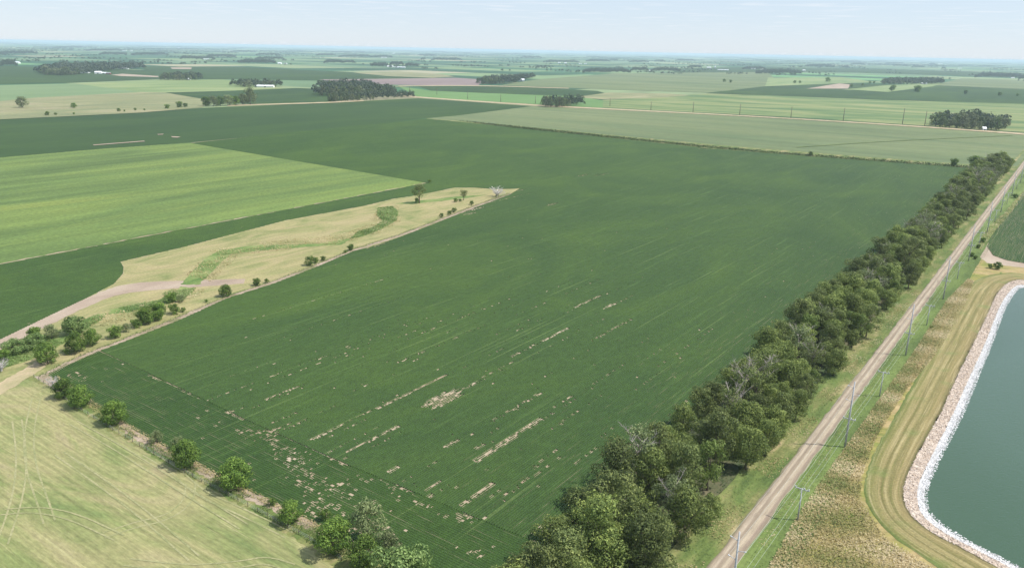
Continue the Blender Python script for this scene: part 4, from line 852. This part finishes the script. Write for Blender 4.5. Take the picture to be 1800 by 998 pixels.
tufts('ditch_weeds', [], 6000, .4, M['tuft'], 'dry straw-coloured weeds along the right road edge', size=.4, clump=.3, ground=near_lane(60, 520, -45.6, -42.5))
tufts('fence_weeds', [(84, 672), (112, 688), (200, 742), (330, 815), (440, 872), (545, 925), (640, 973), (600, 985), (535, 950), (440, 893), (330, 834), (200, 757), (125, 708)], 9000, .6, M['tuft_green'], 'weeds on the strip along the near fence line', size=.4, clump=.5)
tufts('edge_weeds', [(66, 662), (100, 643), (140, 624), (220, 593), (300, 561), (400, 519), (480, 493), (560, 462), (620, 437), (700, 412), (760, 389), (830, 362), (895, 339), (898, 342), (830, 365), (760, 392), (700, 415), (620, 440), (560, 465), (480, 496), (400, 522), (300, 565), (220, 597), (140, 628), (104, 648), (74, 664)], 5000, .5, M['tuft_green'], 'weeds along the creek side edge of the big field', size=.55)
tufts('fence_weeds', [(100, 660), (200, 731), (330, 804), (440, 860), (545, 912), (640, 960), (640, 968), (545, 925), (440, 874), (330, 818), (200, 745), (112, 688)], 4500, .5, M['tuft'], 'dry weeds on the soil strip at the near crop edge', size=.45)
tufts('pasture_weeds', [(300, 520), (330, 480), (372, 440), (440, 428), (600, 412), (640, 398), (668, 364), (700, 362), (706, 388), (660, 415), (560, 436), (420, 448), (390, 480), (350, 520), (280, 550), (180, 575), (120, 610), (70, 620), (120, 580), (200, 545)], 9000, .5, M['tuft'], 'rough dry grass beside the creek swale', size=.8, clump=.12)
tufts('swale_weeds', [(664, 366), (690, 363), (700, 372), (697, 388), (668, 404), (640, 415), (615, 420), (628, 408), (660, 398), (672, 388), (662, 378)], 5000, .6, M['tuft_bright'], 'bright green weeds in the swale bend', size=1.0)
tufts('creek_weeds', [(60, 600), (110, 578), (190, 545), (250, 533), (318, 503), (345, 507), (325, 525), (290, 535), (230, 548), (180, 560), (120, 600), (60, 630), (0, 650), (0, 620)], 9000, .6, M['tuft_bright'], 'rank weeds in the creek bottom at left', size=.7, clump=.2)
tufts('ditch_line', [(800, 212.4), (900, 222.5), (1060, 239), (1230, 256.5), (1350, 267.5), (1500, 279), (1660, 290.5), (1740, 297), (1740, 299), (1660, 292.5), (1500, 281), (1350, 269.5), (1230, 259), (1060, 241.5), (900, 225)], 9000, 2.0, M['tuft_dark'], 'dark weedy ditch line along the far edge of the big field', size=2.0)
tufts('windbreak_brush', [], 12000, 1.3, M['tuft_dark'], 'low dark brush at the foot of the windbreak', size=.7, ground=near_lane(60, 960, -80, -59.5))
tufts('field_edge_weeds', [(1732, 405), (1768, 372), (1800, 335), (1806, 338), (1775, 378), (1745, 412), (1725, 440), (1716, 436)], 2500, .9, M['tuft'], 'dry weeds on the edge of the small right field', size=.8)

# ------------------------------------------------------------------ power lines
def box(V, F, c, h, R3=None):
    b = len(V)
    for sx in (-1, 1):
        for sy in (-1, 1):
            for sz in (-1, 1): V.append(Vector((c[0] + sx * h[0], c[1] + sy * h[1], c[2] + sz * h[2])))
    for q in ((0, 1, 3, 2), (4, 6, 7, 5), (0, 4, 5, 1), (2, 3, 7, 6), (0, 2, 6, 4), (1, 5, 7, 3)): F.append(tuple(b + k for k in q))
HT, HS = 21.0, 9.2
def tube_mesh(name, parts, mat, sides=6):
    V = []; F = []
    for pts, rads in parts: tube(V, F, [Vector(p) for p in pts], rads, sides)
    return mesh(name, V, F, [mat], True)
ARM_T = [(-1, 18.9), (1, 16.6), (-1, 14.6)]          # alternating brackets of the tall pole: side, height
XZ = 9.2                                            # crossarm height of the distribution circuit
pole_t = tube_mesh('tall_pole', [([(0, 0, 0), (0, 0, HT * .5), (0, 0, HT)], [.30, .24, .16])], M['pole'], 8)
brk = [tube_mesh('bracket', [([(0, 0, z), (sd * 1.3, 0, z + .45)], [.08, .06])], M['pole']) for sd, z in ARM_T]
ins_t = [tube_mesh('insulator', [([(sd * 1.3, 0, z + .4), (sd * 1.75, 0, z + .55)], [.12, .10])], M['insul']) for sd, z in ARM_T]
def arm_mesh(z):
    V = []; F = []; box(V, F, (0, .12, z), (1.75, .09, .11)); tube(V, F, [Vector((-.9, .14, z)), Vector((0, .14, z - .8))], [.03, .03], 4); tube(V, F, [Vector((.9, .14, z)), Vector((0, .14, z - .8))], [.03, .03], 4); return mesh('crossarm', V, F, [M['pole']])
arm_t = arm_mesh(XZ); arm_s = arm_mesh(HS - .35)
def ins(x, z): return tube_mesh('insulator', [([(x, .12, z + .1), (x, .12, z + .28), (x, .12, z + .55)], [.10, .15, .09])], M['insul'])
INX = (-1.6, .55, 1.6)
ins_x = [ins(x, XZ) for x in INX]; ins_s = [ins(x, HS - .35) for x in INX]
pole_s = tube_mesh('short_pole', [([(0, 0, 0), (0, 0, HS)], [.19, .12])], M['pole'], 8)
ptr = tube_mesh('ground_wire', [([(-.2, .2, .1), (-.2, .2, 3)], [.04, .04])], M['insul'], 4)
s0, tp = st(P(1487, 787)); tp = -40.4
span = 92.0
names = ['nearest', 'second nearest', 'third nearest', 'fourth nearest', 'fifth nearest', 'sixth nearest', 'seventh nearest', 'eighth nearest', 'ninth nearest', 'tenth nearest', 'eleventh nearest', 'twelfth nearest']
ROT = UA - math.pi / 2
tallpos = []; shortpos = []
print('pole s', s0)
for i in range(12):
    s_ = s0 - span + i * span; x_, y_ = xy(s_, tp); r = empty('power_pole', (x_, y_, 0), ROT)
    tag(r, f'{names[i]} tall grey wooden power pole with bracket arms beside the gravel road', 'power pole', 'tall poles of the power line beside the road')
    link('pole', pole_t, parent=r); a_ = link('crossarm', arm_t, parent=r)
    for k in range(3):
        b_ = link('bracket', brk[k], parent=r); link('insulator', ins_t[k], parent=b_); link('insulator', ins_x[k], parent=a_)
    tallpos.append(s_)
    s2 = s_ + span / 2 - 1; x_, y_ = xy(s2, tp + .3); r = empty('utility_pole', (x_, y_, 0), ROT)
    tag(r, f'{names[i]} short utility pole with one crossarm between the tall poles', 'utility pole', 'short poles between the tall ones')
    link('pole', pole_s, parent=r); a_ = link('crossarm', arm_s, parent=r); link('ground_wire', ptr, parent=r)
    for k in range(3): link('insulator', ins_s[k], parent=a_)
    shortpos.append(s2)
def wire(label, pts, sag, rad):
    V = []; F = []; P_ = []
    for a, b in zip(pts, pts[1:]):
        for i in range(10):
            f = i / 10; q = a.lerp(b, f); q.z -= sag * 4 * f * (1 - f); P_.append(q)
    P_.append(pts[-1]); tube(V, F, P_, [rad] * len(P_), 4)
    tag(link('power_wire', mesh('power_wire', V, F, [M['wire']])), label, 'wire', 'wires of the power line')
def wp(s, toff, z): return Vector((*xy(s, tp + toff), z))
sm = sorted([(s, 0) for s in tallpos] + [(s, 1) for s in shortpos])
for x, nm in zip(INX, ('road-side', 'middle', 'field-side')):
    wire(f'lower {nm} conductor strung pole to pole on the crossarms', [wp(s, x, (XZ if k == 0 else HS - .35) + .55) for s, k in sm], .55, .019)
for (sd, z), nm in zip(ARM_T, ('upper road-side', 'upper pond-side', 'middle road-side')):
    wire(f'{nm} conductor strung between the tall pole brackets', [wp(s, sd * 1.7, z + .5) for s in tallpos], 1.5, .017)
# far line of tall poles along the far road
FP = [(720, 165, 11), (768, 167, 11), (822, 175, 10), (880, 180, 12), (941, 183, 12), (1072, 187, 11), (1144, 194, 14), (1218, 198, 17), (1300, 203, 18), (1390, 208, 18), (1482, 213, 20), (1586, 219, 24), (1625, 223, 23)]
pf = tube_mesh('far_pole', [([(0, 0, 0), (0, 0, 21)], [.55, .40])], M['polebrown'], 6)
fa = tube_mesh('far_arm', [([(-1.4, 0, 18.6), (0, 0, 18.2)], [.2, .2]), ([(1.4, 0, 16.9), (0, 0, 16.4)], [.2, .2])], M['polebrown'], 4)
for i, (px, py, hp) in enumerate(FP):
    p = P(px, py); d = (p - Vector((0, 0, CAMH))).length; sc = max(.8, hp * d / FPX / 21 * 1.02)
    r = empty('power_pole', p, ROT + math.pi / 2, (1.0, 1.0, sc)); link('pole', pf, parent=r); link('bracket', fa, parent=r)
    nm = ['first', 'second', 'third', 'fourth', 'fifth', 'sixth', 'seventh', 'eighth', 'ninth', 'tenth', 'eleventh', 'twelfth', 'thirteenth'][i]
    tag(r, f'{nm} dark thin power pole from the left along the far road', 'power pole', 'distant poles along the far road')
# weathered fence along the near left field edge
FN = [(60, 664), (88, 681), (130, 714), (200, 757), (330, 834), (440, 892), (545, 950), (600, 985)]
Lf = resample([P(x, y) for x, y in FN], 42)
rf = empty('wire_fence', Lf[0]); V = []; F = []
for k, p in enumerate(Lf):
    V = []; F = []; q = p - Lf[0]; tube(V, F, [q, q + Vector((0, 0, 1.35))], [.08, .07], 5); link('post', mesh('post', V, F, [M['polebrown']]), parent=rf)
for h in (.4, .8, 1.2):
    V = []; F = []; tube(V, F, [p - Lf[0] + Vector((0, 0, h)) for p in Lf], [.015] * len(Lf), 3); link('fence_wire', mesh('fence_wire', V, F, [M['wire']]), parent=rf)
tag(rf, 'thin post and wire fence between the hay field and the near end of the crop', 'fence')

# ------------------------------------------------------------------ farm buildings
def gable(name, w, l, h, roofh, wall, roofm, silo=False):
    V = [(-l, -w, 0), (l, -w, 0), (l, w, 0), (-l, w, 0), (-l, -w, h), (l, -w, h), (l, w, h), (-l, w, h), (-l, 0, h + roofh), (l, 0, h + roofh)]
    wallm = mesh('wall', V, [(0, 1, 5, 4), (2, 3, 7, 6), (1, 2, 6, 9, 5), (3, 0, 4, 8, 7)], [wall])
    o = .5; k = roofh / w
    Vr = []; Fr = []
    for sg in (-1, 1):
        b = len(Vr); Vr += [(-l - o, sg * (w + o), h - o * k + .08), (l + o, sg * (w + o), h - o * k + .08), (l + o, 0, h + roofh + .08), (-l - o, 0, h + roofh + .08), (-l - o, sg * (w + o), h - o * k + .3), (l + o, sg * (w + o), h - o * k + .3), (l + o, 0, h + roofh + .3), (-l - o, 0, h + roofh + .3)]
        Fr += [tuple(b + q for q in t) for t in ((4, 5, 6, 7), (0, 3, 2, 1), (0, 1, 5, 4), (1, 2, 6, 5), (3, 0, 4, 7))]
    return wallm, mesh('roof', Vr, Fr, [roofm])
def building(px, py, wpx, kind, label, rot=0.0, wall='white', roof='roofw'):
    p = P(px, py); d = (p - Vector((0, 0, CAMH))).length; W = wpx * d / FPX
    r = empty('silo' if kind == 'silo' else ('house' if kind == 'house' else 'barn'), p, rot)
    tag(r, label, {'silo': 'silo', 'house': 'house'}.get(kind, 'barn'), 'farm buildings on the plain')
    if kind == 'silo':
        rad = min(W / 2, 4.5); H = rad * 4
        link('wall', tube_mesh('wall', [([(0, 0, 0), (0, 0, H)], [rad, rad])], M['steel'], 14), parent=r)
        link('roof', tube_mesh('roof', [([(0, 0, H), (0, 0, H + rad * .7)], [rad * 1.03, rad * .2])], M['roofw'], 14), parent=r); return
    l = W / 2; w = min(l, 9 if kind == 'barn' else 5); h = 5.0 if kind == 'barn' else 3.2; rh = 4.0 if kind == 'barn' else 2.6
    if kind == 'shed': h, rh, w = 4.2, 2.2, min(l, 8)
    wm, rm = gable('b', w, l, h, rh, M[wall], M[roof]); link('wall', wm, parent=r); link('roof', rm, parent=r)
    V = []; F = []; box(V, F, (0, -w - .05, h * .38), (min(2.2, l * .3), .08, h * .36)); link('door', mesh('door', V, F, [M['door']]), parent=r)
    if kind == 'house':
        for sx in (-.55, .55):
            V = []; F = []; box(V, F, (sx * l, -w - .05, 1.9), (.6, .06, .6)); link('window', mesh('window', V, F, [M['door']]), parent=r)
        V = []; F = []; box(V, F, (l * .4, 0, h + rh), (.4, .4, 1.0)); c_ = link('chimney', mesh('chimney', V, F, [M['red']]), parent=r)
B = building
B(149, 129, 13, 'shed', 'long white shed in front of the far-left farmstead grove'); B(154, 126, 3, 'silo', 'pale silo beside the long white shed at far left'); B(173, 130, 9, 'barn', 'white barn at the middle of far-left farmstead', .3); B(183, 130, 8, 'house', 'white house at the far-left farmstead'); B(191, 131, 6, 'shed', 'low shed beside the driveway at far left', .2, 'red', 'roofg')
B(210, 119, 4, 'silo', 'white silo of the second far-left farm'); B(217, 122, 15, 'shed', 'long pale shed of the second far-left farm'); B(228, 120, 8, 'barn', 'reddish roofed barn of second far-left farm', 0, 'white', 'red'); B(31, 112, 6, 'barn', 'white barn at the left picture edge grove'); B(332, 141, 6, 'house', 'white house at right of the clump at driveway end')
B(467, 154, 27, 'shed', 'long white barn below the clump left of the large grove', .08); B(452, 153, 6, 'house', 'small white house left of the long white barn'); B(492, 113, 6, 'barn', 'small white barn of the farm above the long white barn'); B(502, 113, 5, 'house', 'white house beside a small far barn'); B(652, 164.5, 6, 'house', 'white gabled house hidden within the large grove'); B(362, 105, 9, 'shed', 'pale shed by a distant clump at left'); B(218, 90, 7, 'shed', 'white shed near the horizon at left'); B(231, 90.5, 4, 'house', 'white house near the horizon at left'); B(138, 82, 5, 'barn', 'tiny white barn on left horizon'); B(82, 86, 6, 'shed', 'tiny pale shed on far left horizon'); B(315, 85, 5, 'barn', 'tiny barn under left horizon trees')
B(686, 118.5, 10, 'barn', 'white barn at left of the central far farm'); B(703, 119.5, 18, 'shed', 'long cream shed of the central far farm', .0); B(675, 102, 10, 'shed', 'white shed far beyond the central farm'); B(692, 94.5, 5, 'barn', 'tiny white barn near the horizon, centre left'); B(577, 88, 3, 'silo', 'tiny pale tank at the horizon, centre left'); B(765, 104, 8, 'shed', 'shed in the clump right of the central far farm'); B(916, 143, 11, 'barn', 'white barn at right end of the long central grove'); B(787, 93, 4, 'barn', 'tiny white building near centre horizon')
B(975, 100.5, 3, 'silo', 'tiny white silo at the horizon, right of centre'); B(983, 111.5, 4, 'barn', 'first tiny white barn in farm right of centre'); B(994, 112, 4, 'barn', 'second tiny white barn in farm right of centre'); B(1020, 113, 5, 'shed', 'white shed right of tiny barns in centre farm'); B(1029, 113, 4, 'shed', 'small white shed at right end of centre farm'); B(1140, 110, 4, 'house', 'tiny white house between two hazy clumps'); B(1144, 125, 7, 'house', 'pale house within the long grove right of centre'); B(1246, 120, 7, 'barn', 'white barn of the farm with long sheds'); B(1271, 124, 18, 'shed', 'longest white shed of the farm with long sheds'); B(1257, 121, 5, 'silo', 'white bin beside the long sheds'); B(1324, 122, 7, 'barn', 'white barn behind dark trees right of long sheds'); B(1340, 123, 5, 'house', 'white house behind dark trees right of long sheds')
B(1525, 114, 4, 'shed', 'tiny pale shed beyond right of centre horizon clump'); B(1653, 113, 6, 'barn', 'pale barn on the right near the horizon'); B(1687, 121, 5, 'shed', 'pale shed on the right near the horizon clumps'); B(1624, 148.5, 8, 'shed', 'white shed in front of the far right grove'); B(1729, 229.5, 5, 'house', 'pale small building at the front of the oval grove'); B(1369, 108, 3, 'barn', 'tiny white building close to horizon right of centre'); B(1780, 138, 4, 'house', 'pale house inside the right edge grove'); B(1413, 125, 4, 'barn', 'tiny barn right of dark clump on the right')

# ------------------------------------------------------------------ air
def haze():
    H = 44000; z0, z1 = -1.6, 116.0
    V = []; F = []; box(V, F, (0, H * .0, (z0 + z1) / 2), (95000, 95000, (z1 - z0) / 2))
    m_ = bpy.data.materials.new('haze'); m_.use_nodes = True; t = m_.node_tree; t.nodes.clear()
    o = t.nodes.new('ShaderNodeOutputMaterial'); v = t.nodes.new('ShaderNodeVolumePrincipled')
    v.inputs['Color'].default_value = (0.70, 0.85, 1.0, 1); v.inputs['Density'].default_value = 0.000055; v.inputs['Anisotropy'].default_value = 0.0
    t.links.new(v.outputs[0], o.inputs['Volume'])
    ob = link('haze', mesh('haze', V, F, [m_])); tag(ob, 'pale blue summer haze over the plain', 'haze', kind='stuff')
haze()
scene.cycles.volume_bounces = 3
